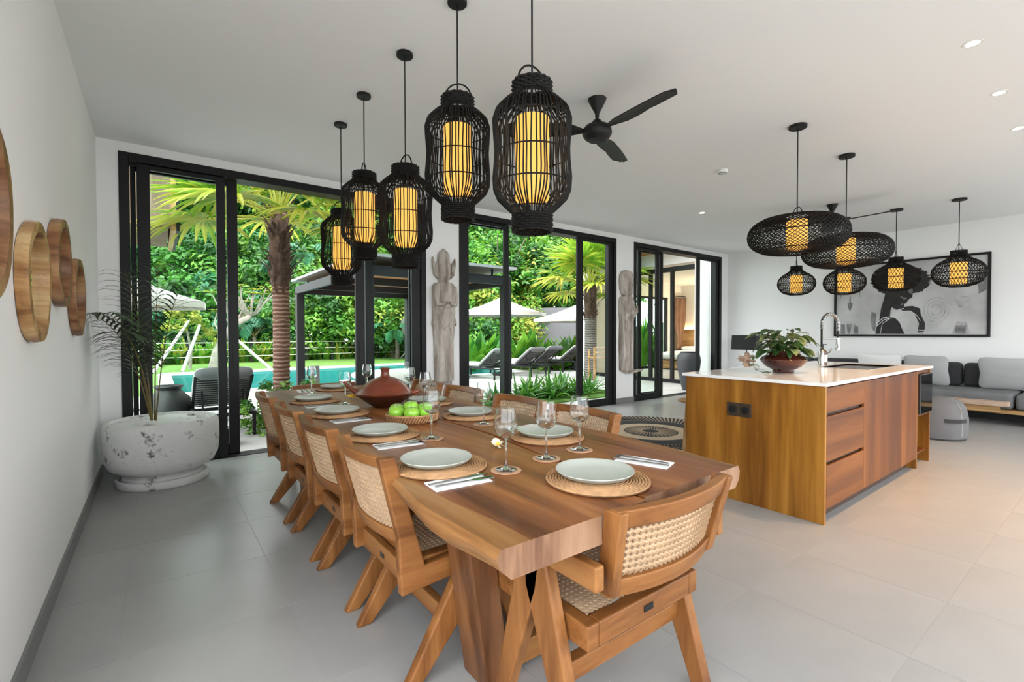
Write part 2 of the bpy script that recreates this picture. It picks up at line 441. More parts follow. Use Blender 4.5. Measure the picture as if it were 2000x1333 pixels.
def use(name, me, parent=None, loc=None, rot=None, scale=None, bevel=0, kind=None):
    o = bpy.data.objects.new(name, me); COL.objects.link(o)
    if parent: o.parent = parent
    if loc is not None: o.location = loc
    if rot is not None: o.rotation_euler = rot
    if scale is not None: o.scale = scale
    if bevel:
        b = o.modifiers.new('bevel', 'BEVEL'); b.width = bevel; b.segments = 2; b.limit_method = 'ANGLE'; b.angle_limit = radians(35)
    if kind: o['kind'] = kind
    return o
def tag(o, label, cat, group=None, kind=None):
    o['label'] = label; o['category'] = cat
    if group: o['group'] = group
    if kind: o['kind'] = kind
    return o
def thing(name, label, cat, loc=(0,0,0), rz=0, group=None):
    o = bpy.data.objects.new(name, None); COL.objects.link(o)
    o.empty_display_size = 0.1
    o.location = loc; o.rotation_euler = (0, 0, rz)
    return tag(o, label, cat, group)
def struct(o): o['kind'] = 'structure'; return o
def kids(o): return [c for c in bpy.data.objects if c.parent == o]
def dup(o, parent=None):
    c = o.copy(); COL.objects.link(c)
    if parent: c.parent = parent
    for ch in kids(o): dup(ch, c)
    return c
def place(o, loc, rz=0, label=None, group=None, scale=None):
    o.location = loc; o.rotation_euler = (0, 0, rz)
    if label: o['label'] = label
    if group: o['group'] = group
    if scale: o.scale = scale
    return o

# ------------------------------------------------------------------ the room
H = 2.965
XL, XR, YW, YB = -0.4, 10.1, 5.49, -2.3
TS = 0.606
fl = struct(MB().box(XL - 0.2, XR + 0.2, YB - 0.2, YW + 0.21, -0.2, -0.0012).build('floor', m_grout))
tile_me = MB().box(0, TS - 0.0025, 0, TS - 0.0025, -0.0011, 0).mesh('floor_tile', m_tile)
cut = {}
ix0 = -1
for i in range(-1, 18):
    for j in range(-6, 9):
        x0 = -0.13 + i * TS; y0 = 0.52 + j * TS
        x1, y1 = x0 + TS - 0.0025, y0 + TS - 0.0025
        cx0, cy0, cx1, cy1 = max(x0, XL), max(y0, YB), min(x1, XR), min(y1, YW)
        if cx1 - cx0 < 0.02 or cy1 - cy0 < 0.02: continue
        if (cx0, cy0, cx1, cy1) == (x0, y0, x1, y1): me = tile_me
        else:
            key = (round(cx1 - cx0, 3), round(cy1 - cy0, 3))
            if key not in cut: cut[key] = MB().box(0, key[0], 0, key[1], -0.0011, 0).mesh('floor_tile', m_tile)
            me = cut[key]
        use('tile', me, fl, (cx0, cy0, 0))
struct(MB().box(XL - 0.2, XR + 0.2, YB - 0.2, YW + 0.21, H, H + 0.25).build('ceiling', m_ceil))
struct(MB().box(XL - 0.2, XL, 1.45, YW + 0.21, -0.2, H).build('wall_left', m_wall))  # stops short of the camera, left open there to admit side daylight
struct(MB().box(XR, XR + 0.2, YB - 0.2, YW + 0.21, -0.2, H).build('wall_right', m_wall))
# window wall with three openings
DO = [(-0.25, 2.76, 2.88), (3.25, 6.40, 2.88), (6.88, 9.83, 2.88)]
wb = MB(); xs = XL
for a, b, t in DO:
    wb.box(xs, a, YW, YW + 0.2, -0.2, H); wb.box(a, b, YW, YW + 0.2, t, H); xs = b
wb.box(xs, XR, YW, YW + 0.2, -0.2, H)
struct(wb.build('wall_window', m_wall))
# wall behind the camera: unseen openings added between slim piers to let daylight in
wb = MB()
for a, b in ((XL, -0.15), (3.1, 3.35), (6.55, 6.8), (9.9, XR)): wb.box(a, b, YB - 0.2, YB, -0.2, H)
wb.box(XL, XR, YB - 0.2, YB, 2.92, H)
struct(wb.build('wall_rear', m_wall))
rear_bounce = struct(MB().box(-6, 16, -12, YB - 0.2, -0.12, -0.03).box(-6, XL - 0.2, YB - 0.2, 5, -0.12, -0.03).build('bounce_terrace_rear', plain('rear_bounce_stone', (0.5, 0.49, 0.48), 0.8)))  # unseen pale ground added to bounce sky light into the room
bb = MB().box(XL, XL + 0.012, 1.45, YW, 0, 0.095); struct(bb.build('baseboard_left', m_base))
bb = MB()
for a, b in ((XL, -0.25), (2.76, 3.25), (6.40, 6.88), (9.83, XR)): bb.box(a, b, YW - 0.012, YW, 0, 0.095)
struct(bb.build('baseboard_window', m_base))
bb = MB().box(XR - 0.012, XR, YB, YW, 0, 0.095); struct(bb.build('baseboard_right', m_base))

def leaf_frame(parent, x0, x1, y, z0, z1, sl=0.1, sr=0.1, t=0.045, b=0.11, d=0.04, handle=None):
    """one sliding leaf: black frame with its pane"""
    f = MB()
    f.box(x0, x0 + sl, y, y + d, z0, z1); f.box(x1 - sr, x1, y, y + d, z0, z1)
    f.box(x0 + sl, x1 - sr, y, y + d, z1 - t, z1); f.box(x0 + sl, x1 - sr, y, y + d, z0, z0 + b)
    o = f.build('sash', m_black, parent, bevel=0.004)
    MB().box(x0 + sl - 0.005, x1 - sr + 0.005, y + d/2 - 0.003, y + d/2 + 0.003, z0 + b - 0.005, z1 - t + 0.005).build('pane', m_pane, o)
    if handle is not None:
        MB().box(handle - 0.012, handle + 0.012, y - 0.006, y, 0.92, 1.14).build('handle', m_blackp, o)
    return o
def outer_frame(name, a, b, t, jl, jr):
    f = MB()
    f.box(a, a + jl, YW - 0.015, YW + 0.19, 0, t); f.box(b - jr, b, YW - 0.015, YW + 0.19, 0, t)
    f.box(a + jl, b - jr, YW - 0.015, YW + 0.19, t - 0.075, t)
    o = struct(f.build(name, m_black, bevel=0.005))
    MB().box(a + jl, b - jr, YW, YW + 0.19, 0.001, 0.006).build('track', m_blackp, o)
    return o
d1 = outer_frame('door_1', -0.25, 2.76, 2.88, 0.07, 0.07)
leaf_frame(d1, -0.125, 0.565, YW + 0.01, 0.008, 2.80, 0.095, 0.075)
leaf_frame(d1, -0.175, 0.685, YW + 0.12, 0.008, 2.80, 0.04, 0.095, handle=0.64)
leaf_frame(d1, 1.865, 2.69, YW + 0.01, 0.008, 2.80, 0.10, 0.12, handle=1.92)
leaf_frame(d1, 2.02, 2.69, YW + 0.12, 0.008, 2.80, 0.09, 0.10)
d2 = outer_frame('door_2', 3.25, 6.40, 2.88, 0.07, 0.07)
leaf_frame(d2, 3.325, 4.09, YW + 0.01, 0.008, 2.80, 0.085, 0.085)
leaf_frame(d2, 3.40, 4.17, YW + 0.12, 0.008, 2.80, 0.05, 0.085, handle=4.13)
leaf_frame(d2, 5.475, 6.33, YW + 0.01, 0.008, 2.80, 0.13, 0.11, handle=5.54)
d3 = outer_frame('door_3', 6.88, 9.83, 2.88, 0.06, 0.09)
leaf_frame(d3, 6.95, 7.645, YW + 0.01, 0.008, 2.80, 0.02, 0.09)
leaf_frame(d3, 7.16, 7.92, YW + 0.12, 0.008, 2.80, 0.09, 0.10)
leaf_frame(d3, 8.92, 9.73, YW + 0.01, 0.008, 2.80, 0.11, 0.10)

# daylight openings added behind and beside the camera: black frames without leaves
f = MB(); f.box(XL - 0.14, XL - 0.02, 1.38, 1.46, 0, 2.88); f.box(XL - 0.14, XL - 0.02, YB, YB + 0.08, 0, 2.88); f.box(XL - 0.14, XL - 0.02, YB, 1.46, 2.80, 2.88)
struct(f.build('light_opening_left', m_black))
struct(MB().box(XL - 0.2, XL, YB - 0.2, 1.45, 2.88, H).build('wall_header', m_wall))
f = MB()
for a, b in ((-0.15, 3.1), (3.35, 6.55), (6.8, 9.9)):
    f.box(a, a + 0.07, YB - 0.14, YB - 0.04, 0, 2.92); f.box(b - 0.07, b, YB - 0.14, YB - 0.04, 0, 2.92); f.box(a + 0.07, b - 0.07, YB - 0.14, YB - 0.04, 2.85, 2.92)
struct(f.build('light_opening_rear', m_black))

# ------------------------------------------------------------------ dining table
TZ = 0.76
def interp(pts, y):
    if y <= pts[0][0]: return pts[0][1]
    for (a, u), (b, v) in zip(pts, pts[1:]):
        if y <= b:
            t = (y - a) / (b - a); t = t*t*(3 - 2*t)
            return u + (v - u) * t
    return pts[-1][1]
tbl = thing('dining_table', 'long two-slab live edge wooden dining table laid for ten', 'table', (1.2, 2.65, 0))
EL = [(0.86, 0.615), (1.2, 0.60), (1.55, 0.64), (2.0, 0.665), (2.7, 0.64), (3.4, 0.665), (4.0, 0.69), (4.42, 0.72)]
ER = [(0.88, 1.70), (1.25, 1.745), (1.6, 1.77), (2.2, 1.745), (3.0, 1.775), (3.7, 1.76), (4.4, 1.79)]
GP = [(0.86, 1.145), (1.32, 1.225), (2.0, 1.29), (2.6, 1.27), (3.3, 1.225), (4.4, 1.25)]
m_end = wood('suar_end_grain', [(0.13, 0.06, 0.032), (0.24, 0.125, 0.07), (0.33, 0.19, 0.115)], 'Z', 9, 0.15, 0.5, 0.1)
def slab(fa, fb, ya, yb, live_a, live_b, n=44):
    """live edged plank; the pale sapwood runs along the bark side"""
    m = MB(); vs = []; TH = 0.078; K = 10
    for i in range(n + 1):
        y = ya + (yb - ya) * i / n
        a, b = fa(y), fb(y)
        wob = 0.006 * sin(9*y + 1) + 0.005 * sin(21*y)
        sw = 0.075 + 0.03*sin(2.3*y + 0.6) + 0.012*sin(7*y)
        sa = sw if live_a else 0.02; sb = sw*0.7 if live_b else 0.02
        if live_a: sec = [(a + sa, 0), (a, 0), (a - 0.012, -0.02), (a - 0.004 + wob, -0.045), (a + 0.03 + wob, -TH)]
        else: sec = [(a + sa, 0), (a, 0), (a, -0.02), (a, -0.05), (a, -TH)]
        if live_b: sec2 = [(b - 0.02, -TH), (b + 0.006 + wob, -0.05), (b + 0.012, -0.02), (b, 0), (b - sb, 0)]
        else: sec2 = [(b, -TH), (b, -0.05), (b, -0.02), (b, 0), (b - sb, 0)]
        for x, z in sec + sec2: vs.append((x - 1.2, y - 2.65, TZ + z))
    m.v += vs
    for i in range(n):
        for k in range(K):
            k2 = (k + 1) % K
            mi = 1 if (live_a and k in (0, 1, 2, 3)) or (live_b and k in (5, 6, 7, 8)) else 0
            m.f.append((i*K + k, i*K + k2, (i+1)*K + k2, (i+1)*K + k)[::-1]); m.mi.append(mi)
    m.f.append(tuple(range(K))); m.mi.append(2)
    m.f.append(tuple(n*K + K - 1 - k for k in range(K))); m.mi.append(0)
    return m
slab(lambda y: interp(EL, y), lambda y: interp(GP, y) - 0.008, 0.86, 4.42, True, False).build('table_top', [m_suar, m_sap, m_end], tbl, smooth=True, angle=35)
slab(lambda y: interp(GP, y) + 0.008, lambda y: interp(ER, y), 0.88, 4.40, False, True).build('table_top', [m_suar, m_sap, m_end], tbl, smooth=True, angle=35)
for yy in (1.335, 3.80):
    y = yy - 2.65
    for sx in (-1, 1):
        q = MB(); xa, xb = 0.40, 0.30
        pl = [(sx*xa, 0.68), (sx*(xa - 0.105), 0.68), (sx*(xb - 0.10), 0.0), (sx*xb, 0.0)]
        q.prism(pl if sx > 0 else pl[::-1], y, y + 0.16, 'y')
        q.build('leg', m_suar_z, tbl, bevel=0.006)
    MB().box(-0.20, 0.20, y + 0.03, y + 0.13, 0.015, 0.10).build('stretcher', m_teak_x, tbl, bevel=0.004)
    MB().box(-0.36, 0.36, y + 0.03, y + 0.13, 0.60, 0.682).build('stretcher', m_suar_z, tbl, bevel=0.004)
MB().box(-0.05, 0.05, 1.46 - 2.65, 3.88 - 2.65, 0.30, 0.40).build('stretcher', m_suar_z, tbl, bevel=0.004)

# ------------------------------------------------------------------ cane panels with real holes
def cane(nx, ny, px, fn, th=0.0035):
    """plate of nx by ny cells, pitch px, each with an octagonal hole; fn maps (u,v,n)->point"""
    m = MB(); r = px * 0.295
    for i in range(nx):
        for j in range(ny):
            cx = (i + 0.5 - nx/2) * px; cy = (j + 0.5 - ny/2) * px
            h = px/2
            out = [(h,0),(h,h),(0,h),(-h,h),(-h,0),(-h,-h),(0,-h),(h,-h)]
            inn = [(r*cos(k*pi/4), r*sin(k*pi/4)) for k in range(8)]
            vs = [fn(cx + a, cy + b, th) for a, b in out] + [fn(cx + a, cy + b, th) for a, b in inn] + [fn(cx + a, cy + b, -th) for a, b in inn]
            fs = []
            for k in range(8):
                k2 = (k + 1) % 8
                fs += [(k, k2, 8 + k2, 8 + k), (8 + k, 8 + k2, 16 + k2, 16 + k)]
            m.add(vs, fs)
    return m

# ------------------------------------------------------------------ armless side chair
def side_chair():
    t = thing('dining_chair', 'teak and cane side chair', 'chair', (0,0,0), 0, 'armless cane chairs along the table')
    for s in (-1, 1):
        a, b = (s*0.212, s*0.25) if s > 0 else (s*0.25, s*0.212)
        MB().prism([(-0.235, 0.345), (0.10, 0.37), (0.10, 0.445), (-0.145, 0.43), (-0.255, 0.83), (-0.312, 0.83), (-0.245, 0.55)], a, b).build('side_frame', m_teak_y, t, bevel=0.006)
        MB().prism([(-0.23, 0.0), (-0.17, 0.0), (0.155, 0.36), (0.12, 0.445), (0.005, 0.395)], a + (0.001 if s > 0 else 0.0), b + (0.003 if s > 0 else -0.001)).build('leg', m_teak, t, bevel=0.006)
        MB().prism([(0.27, 0.0), (0.315, 0.0), (0.165, 0.445), (0.075, 0.445), (0.085, 0.39)], a + 0.001, b + 0.001).build('leg', m_teak, t, bevel=0.006)
    f = MB()
    f.box(-0.212, -0.165, -0.17, 0.25, 0.405, 0.443); f.box(0.165, 0.212, -0.17, 0.25, 0.405, 0.443)
    f.box(-0.165, 0.165, 0.205, 0.25, 0.405, 0.443); f.box(-0.165, 0.165, -0.17, -0.13, 0.405, 0.443)
    f.build('seat_frame', m_teak_x, t, bevel=0.004)
    cane(17, 18, 0.0198, lambda u, v, n: (u, v + 0.0375, 0.4405 + n)).build('seat_cane', m_cane, t)
    MB().box(-0.212, 0.212, -0.205, -0.175, 0.355, 0.425).build('apron', m_teak_x, t, bevel=0.004)
    MB().box(-0.02, 0.02, -0.2065, -0.2048, 0.38, 0.398).build('name_plate', m_sock, t)
    MB().box(-0.212, 0.212, -0.075, -0.04, 0.185, 0.25).build('stretcher', m_teak_x, t, bevel=0.004)
    def yb(z): return -0.178 - 0.262 * (z - 0.43)
    def bul(x): return -0.04 * (1 - (x / 0.23) ** 2)
    for z0, z1, nmn in ((0.792, 0.83, 'top_rail'), (0.515, 0.562, 'lower_rail')):
        q = MB(); vs = []; n = 12
        for i in range(n + 1):
            x = -0.222 + 0.444 * i / n
            for dz, dy in ((z0, -0.014), (z0, 0.016), (z1, 0.016), (z1, -0.014)): vs.append((x, yb(dz) - 0.008 + bul(x) + dy, dz))
        fs = [(0,1,2,3), (n*4+3, n*4+2, n*4+1, n*4)]
        for i in range(n):
            for k in range(4): fs.append((i*4+k, (i+1)*4+k, (i+1)*4+(k+1)%4, i*4+(k+1)%4))
        q.add(vs, fs).build(nmn, m_teak_x, t, smooth=True, angle=35, bevel=0.004)
    cane(22, 12, 0.0198, lambda u, v, n: (u, yb(0.677 + v) - 0.008 + bul(u) + n, 0.677 + v)).build('back_cane', m_cane, t)
    return t

# ------------------------------------------------------------------ armchair at each head of the table
def arm_chair():
    t = thing('arm_chair', 'teak and cane armchair', 'chair', (0,0,0), 0, 'cane armchairs at the table heads')
    for s in (-1, 1):
        a, b = sorted((s*0.278, s*0.312))
        MB().box(a, b, -0.32, 0.20, 0.568, 0.638).build('arm', m_teak_y, t, bevel=0.006)
        a2, b2 = sorted((s*0.276, s*0.318))
        MB().prism([(-0.285, 0.0), (-0.225, 0.0), (-0.03, 0.48), (-0.025, 0.572), (-0.125, 0.572)], a2, b2).build('leg', m_teak, t, bevel=0.006)
        MB().prism([(0.095, 0.0), (0.15, 0.0), (0.0, 0.572), (-0.10, 0.572), (-0.085, 0.48)], a2, b2).build('leg', m_teak, t, bevel=0.006)
    f = MB(); z0, z1 = 0.357, 0.43
    f.box(-0.268, -0.222, -0.25, 0.24, z0, z1); f.box(0.222, 0.268, -0.25, 0.24, z0, z1)
    f.box(-0.222, 0.222, 0.19, 0.24, z0, z1); f.box(-0.222, 0.222, -0.25, -0.205, z0, z1)
    f.build('seat_frame', m_teak_x, t, bevel=0.005)
    cane(23, 20, 0.0198, lambda u, v, n: (u, v - 0.0075, 0.4295 + n)).build('seat_cane', m_cane, t)
    MB().box(-0.022, 0.022, -0.2525, -0.2495, 0.385, 0.405).build('name_plate', m_blackp, t)
    MB().box(-0.278, 0.278, -0.17, -0.13, 0.22, 0.28).build('stretcher', m_teak_x, t, bevel=0.004)
    def yb(z): return -0.285 - 0.225 * (z - 0.52)
    def hw(z): return 0.228 + 0.11 * (z - 0.50)
    def bul(x, z): return -0.045 * (1 - (x / hw(z)) ** 2)
    for s in (-1, 1):
        vs = []
        for z in (0.535, 0.785):
            x = s * hw(z)
            for dx, dy in ((-0.017, -0.03), (0.017, -0.03), (0.017, 0.03), (-0.017, 0.03)): vs.append((x + dx, yb(z) + dy, z))
        MB().add(vs, [(3,2,1,0),(4,5,6,7),(0,1,5,4),(1,2,6,5),(2,3,7,6),(3,0,4,7)]).build('post', m_teak, t, bevel=0.005)
    for z0, z1, nmn in ((0.733, 0.787, 'top_rail'), (0.525, 0.58, 'lower_rail')):
        vs = []; n = 14
        for i in range(n + 1):
            q = -1 + 2 * i / n
            for dz, dy in ((z0, -0.017), (z0, 0.018), (z1, 0.018), (z1, -0.017)):
                x = q * (hw(dz) + 0.012)
                vs.append((x, yb(dz) + bul(min(max(x, -hw(dz)), hw(dz)), dz) + dy, dz))
        fs = [(0,1,2,3), (n*4+3, n*4+2, n*4+1, n*4)]
        for i in range(n):
            for k in range(4): fs.append((i*4+k, (i+1)*4+k, (i+1)*4+(k+1)%4, i*4+(k+1)%4))
        MB().add(vs, fs).build(nmn, m_teak_x, t, smooth=True, angle=35, bevel=0.004)
    def fn(u, v, n):
        z = 0.656 + v; k = hw(z) / hw(0.656)
        return (u * k, yb(z) + bul(u * k, z) + n, z)
    cane(24, 8, 0.0198, fn).build('back_cane', m_cane, t)
    return t

SIDE = [('L', 1, 1.755), ('L', 2, 2.36), ('L', 3, 2.95), ('L', 4, 3.60), ('R', 1, 1.85), ('R', 2, 2.43), ('R', 3, 3.13), ('R', 4, 3.74)]
ORD = {1: 'first', 2: 'second', 3: 'third', 4: 'fourth'}
def seat_words(s, k): return ('%s %s seat from the near armchair' % (ORD[k], 'wall side' if s == 'L' else 'island side'))
ch0 = side_chair(); first = True
for s, k, y in SIDE:
    c = ch0 if first else dup(ch0); first = False
    if s == 'L': place(c, (0.90 - 0.005 * k, y, 0), -pi/2)
    else: place(c, (1.605, y, 0), pi/2)
    c['label'] = 'armless teak chair with cane back at the ' + seat_words(s, k)
ar0 = arm_chair(); ar1 = dup(ar0)
place(ar0, (1.215, 1.16, 0), 0, 'teak armchair with cane back at the near end of the dining table')
place(ar1, (1.225, 4.13, 0), pi, 'teak armchair with cane back at the garden end of the dining table')

# ------------------------------------------------------------------ table setting
mat_r = 0.168
pm = MB()
prof = []
pm.lathe([(0, 0), (0.168, 0), (0.171, 0.003), (0.168, 0.006), (0, 0.006)], 48)
pm.m = 1
for i in range(17):
    rr = 0.008 + i * 0.0099
    pm.tube([(rr*cos(2*pi*k/72), rr*sin(2*pi*k/72), 0.0058 + 0.0011*((k + i) % 2)) for k in range(72)], 0.0042, 5, closed=True)
mat_me = pm.mesh('woven_placemat', [m_mat_d, m_mat], True)
plate_me = MB().lathe([(0, 0.0), (0.085, 0.0), (0.118, 0.012), (0.129, 0.0235), (0.1285, 0.026), (0.125, 0.0255), (0.112, 0.0165), (0.08, 0.0095), (0, 0.0085)], 64).mesh('dinner_plate', m_plate, True)
coast_me = MB().lathe([(0, 0), (0.053, 0), (0.055, 0.002), (0.053, 0.004), (0, 0.004)], 40).mesh('round_coaster', m_coast, True)
gp = [(0, 0.0), (0.036, 0.0), (0.038, 0.0015), (0.034, 0.003), (0.012, 0.007), (0.0045, 0.016), (0.0038, 0.05), (0.0038, 0.105), (0.008, 0.113), (0.026, 0.121), (0.039, 0.137), (0.0415, 0.152), (0.039, 0.18), (0.032, 0.222),
      (0.0312, 0.222), (0.0382, 0.18), (0.0405, 0.152), (0.038, 0.138), (0.025, 0.1225), (0, 0.119)]
wine_me = MB().lathe(gp, 40).mesh('wine_glass', m_glass, True)
nk = MB(); nk.box(-0.05, 0.05, -0.1, 0.1, 0, 0.0015); nk.box(-0.049, 0.048, -0.099, 0.098, 0.0018, 0.0035)
nap_me = nk.mesh('folded_napkin', m_linen)
kn = MB().prism([(-0.006, -0.11), (0.005, -0.11), (0.006, 0.0), (0.009, 0.03), (0.008, 0.09), (0.0, 0.112), (-0.005, 0.10), (-0.006, 0.0)], 0, 0.003, 'z')
knife_me = kn.mesh('table_knife', m_cutlery)
fk = MB().prism([(-0.006, -0.1), (0.006, -0.1), (0.0035, 0.02), (0.012, 0.05), (0.012, 0.062), (-0.012, 0.062), (-0.012, 0.05), (-0.0035, 0.02)], 0, 0.003, 'z')
for q in (-1.5, -0.5, 0.5, 1.5): fk.box(q*0.0065 - 0.0016, q*0.0065 + 0.0016, 0.062, 0.105, 0, 0.003)
fork_me = fk.mesh('table_fork', m_cutlery)

PL = {('L',1): (0.815, 1.545), ('L',2): (0.85, 2.175), ('L',3): (0.865, 2.90), ('L',4): (0.895, 3.55), ('R',1): (1.45, 1.665), ('R',2): (1.47, 2.36), ('R',3): (1.50, 2.97), ('R',4): (1.51, 3.62), ('N',0): (1.16, 1.085), ('F',0): (1.245, 4.20)}
GL = {('L',1): (0.985, 1.345), ('L',2): (1.01, 1.96), ('L',3): (1.03, 3.27), ('L',4): (0.985, 3.97), ('R',1): (1.40, 1.395), ('R',2): (1.39, 2.10), ('R',3): (1.44, 2.88), ('R',4): (1.55, 3.36), ('N',0): (1.20, 1.375), ('F',0): (1.42, 3.92)}
NP = {('L',1): (0.785, 1.335, -pi/2 - 0.08), ('L',2): (0.84, 1.945, -pi/2 - 0.1), ('L',3): (0.865, 2.655, -pi/2), ('L',4): (0.88, 3.30, -pi/2), ('R',1): (1.50, 1.885, pi/2 + 0.1), ('R',2): (1.55, 2.58, pi/2), ('R',3): (1.56, 3.19, pi/2), ('N',0): (1.465, 1.12, 0.32), ('F',0): (0.99, 4.22, pi - 0.1)}
for key, (x, y) in PL.items():
    wd_ = seat_words(*key) if key[1] else ('near armchair' if key[0] == 'N' else 'garden end armchair')
    pre = 'at the ' if key[1] else 'in front of the '
    tag(use('woven_placemat', mat_me, None, (x + (0.01 if key[0] == 'L' else 0), y - 0.012, TZ + 0.0008)), 'round woven rattan placemat ' + pre + wd_, 'placemat', 'rattan placemats on the dining table')
    tag(use('dinner_plate', plate_me, None, (x, y, TZ + 0.0121)), 'sage green dinner plate ' + pre + wd_, 'plate', 'sage plates on the dining table')
    gx, gy = GL[key]
    tag(use('round_coaster', coast_me, None, (gx, gy, TZ + 0.0006)), 'tan round coaster ' + pre + wd_, 'coaster', 'round coasters on the dining table')
    tag(use('wine_glass', wine_me, None, (gx, gy, TZ + 0.005)), 'stemmed wine glass on coaster ' + pre + wd_, 'glass', 'wine glasses on the dining table')
    if key in NP:
        nx, ny, rz = NP[key]
        tag(use('folded_napkin', nap_me, None, (nx, ny, TZ + 0.0006), (0, 0, rz)), 'folded white napkin ' + pre + wd_, 'napkin', 'folded napkins on the dining table')
        for dx, me, nmn, dr in ((-0.018, knife_me, 'table_knife', 0.05), (0.018, fork_me, 'table_fork', -0.04)):
            p = Vector((dx, 0.012, 0)); p.rotate(Euler((0, 0, rz)))
            tag(use(nmn, me, None, (nx + p.x, ny + p.y, TZ + 0.0045), (0, 0, rz + dr)), 'steel %s on the napkin %s' % (nmn.split('_')[1], pre + wd_), nmn.split('_')[1], 'cutlery laid on the napkins')

# tagine
tg = thing('tagine', 'reddish brown clay tagine with domed lid and pan handle', 'tagine', (1.215, 3.02, TZ))
MB().lathe([(0, 0.001), (0.07, 0.001), (0.09, 0.012), (0.15, 0.055), (0.185, 0.084), (0.19, 0.09), (0.18, 0.092), (0, 0.088)], 56).build('bowl', m_terra_d, tg, smooth=True)
MB().lathe([(0.19, 0.0905), (0.193, 0.097), (0.178, 0.102), (0.162, 0.112), (0.148, 0.132), (0.125, 0.158), (0.095, 0.179), (0.06, 0.192), (0.035, 0.199), (0.028, 0.208), (0.025, 0.236), (0.031, 0.250), (0.032, 0.257), (0.022, 0.262), (0.0, 0.259)], 56).build('lid', m_terra, tg, smooth=True, angle=60)
dl = Vector((-0.8, 0.6, 0))
MB().tube([dl*0.17 + Vector((0,0,0.085)), dl*0.21 + Vector((0,0,0.105)), dl*0.25 + Vector((0,0,0.14)), dl*0.275 + Vector((0,0,0.165))], [0.022, 0.016, 0.012, 0.009], 10).build('handle', m_terra, tg, smooth=True)
dl = Vector((0.8, -0.6, 0))
MB().tube([dl*0.17 + Vector((0,0,0.088)), dl*0.21 + Vector((0,0,0.10)), dl*0.235 + Vector((0,0,0.108))], [0.022, 0.015, 0.008], 10).build('handle', m_terra, tg, smooth=True)
# serving spoon leaning on the tagine side
sp = MB().tube([(0,0,0.004), (0.05,-0.04,0.02), (0.09,-0.07,0.05), (0.11,-0.085,0.075)], 0.004, 8)
sp.sphere((0.118, -0.09, 0.085), 0.022, 12, 8, (1, 1, 0.4))
tag(sp.build('serving_spoon', m_cutlery, None, True, loc=(1.40, 2.95, TZ + 0.001)), 'steel serving spoon propped beside the clay tagine', 'spoon')

# basket of apples
bk = thing('fruit_basket', 'shallow round woven basket holding green apples', 'basket', (1.13, 2.42, TZ))
MB().lathe([(0, 0.001), (0.115, 0.001), (0.135, 0.02), (0.142, 0.045), (0.134, 0.045), (0.126, 0.022), (0.108, 0.008), (0, 0.008)], 48).build('basket_body', m_basket, bk, smooth=True)
q = MB()
for i in range(56):
    a = 2*pi*i/56
    q.tube([(0.137*cos(a), 0.137*sin(a), 0.012), (0.1435*cos(a+0.12), 0.1435*sin(a+0.12), 0.043)], 0.003, 5)
q.build('weave', m_mat, bk, kind='stuff')
MB().tube([(0.139*cos(2*pi*k/48), 0.139*sin(2*pi*k/48), 0.046) for k in range(48)], 0.0055, 8, closed=True).build('rim', m_mat, bk, smooth=True)
ap = MB().lathe([(0, 0.008), (0.012, 0.001), (0.024, 0.004), (0.037, 0.02), (0.043, 0.042), (0.041, 0.058), (0.032, 0.074), (0.018, 0.079), (0.008, 0.074), (0, 0.066)], 24)
apple_me = ap.mesh('apple', m_apple, True, 80)
stem_me = MB().tube([(0,0,0.066), (0.002,0,0.078), (0.006,0.001,0.088)], 0.0016, 6).mesh('stem', m_stem)
APP = [(-0.085, 0.02, 0.011, 'beside the basket rim facing the wall'), (-0.035, -0.065, 0.011, 'in the basket, front one facing the near armchair'), (0.05, -0.06, 0.011, 'in the basket, beside the wine glass stem'),
       (0.085, 0.025, 0.011, 'in the basket, on the island side'), (0.0, 0.02, 0.03, 'in the middle of the basket'), (0.025, 0.088, 0.011, 'at the back of the basket by the tagine'), (-0.055, 0.085, 0.011, 'behind the others, on the tagine side of the basket')]
for i, (x, y, z, w_) in enumerate(APP):
    a = thing('apple', 'shiny green apple ' + w_, 'apple', (1.13 + x, 2.42 + y, TZ + z), i * 1.3, 'green apples in the basket')
    use('apple_flesh', apple_me, a); use('stem', stem_me, a)

# frangipani flowers
def frangipani(loc, label, tilt):
    t = thing('frangipani_flower', label, 'flower', loc, 0.4, 'frangipani blossoms on the table')
    for k in range(5):
        a = 2*pi*k/5
        m = MB(); m.blade((0, 0, 0), (cos(a), sin(a), 0.45), (-sin(a)*0.5, cos(a)*0.5, 1), 0.036, 0.03, 0.25, 6, 0.2, lambda t: max(0.06, sin(pi * min(1, 0.1 + 0.9*t)) ** 0.6))
        o = m.build('petal', [m_petal if tilt else m_petal_y], t, smooth=True)
        o.location = (0, 0, 0.012); o.rotation_euler = (tilt, 0, 0)
    o = MB().sphere((0, 0, 0.014), 0.010, 12, 8).build('flower_heart', m_petal_y, t, smooth=True)
frangipani((1.15, 1.63, TZ + 0.004), 'white and yellow frangipani blossom by the wine glasses near the table gap', 0.5)
frangipani((1.16, 3.52, TZ + 0.004), 'yellow frangipani blossom lying beyond the tagine handle', 0.0)

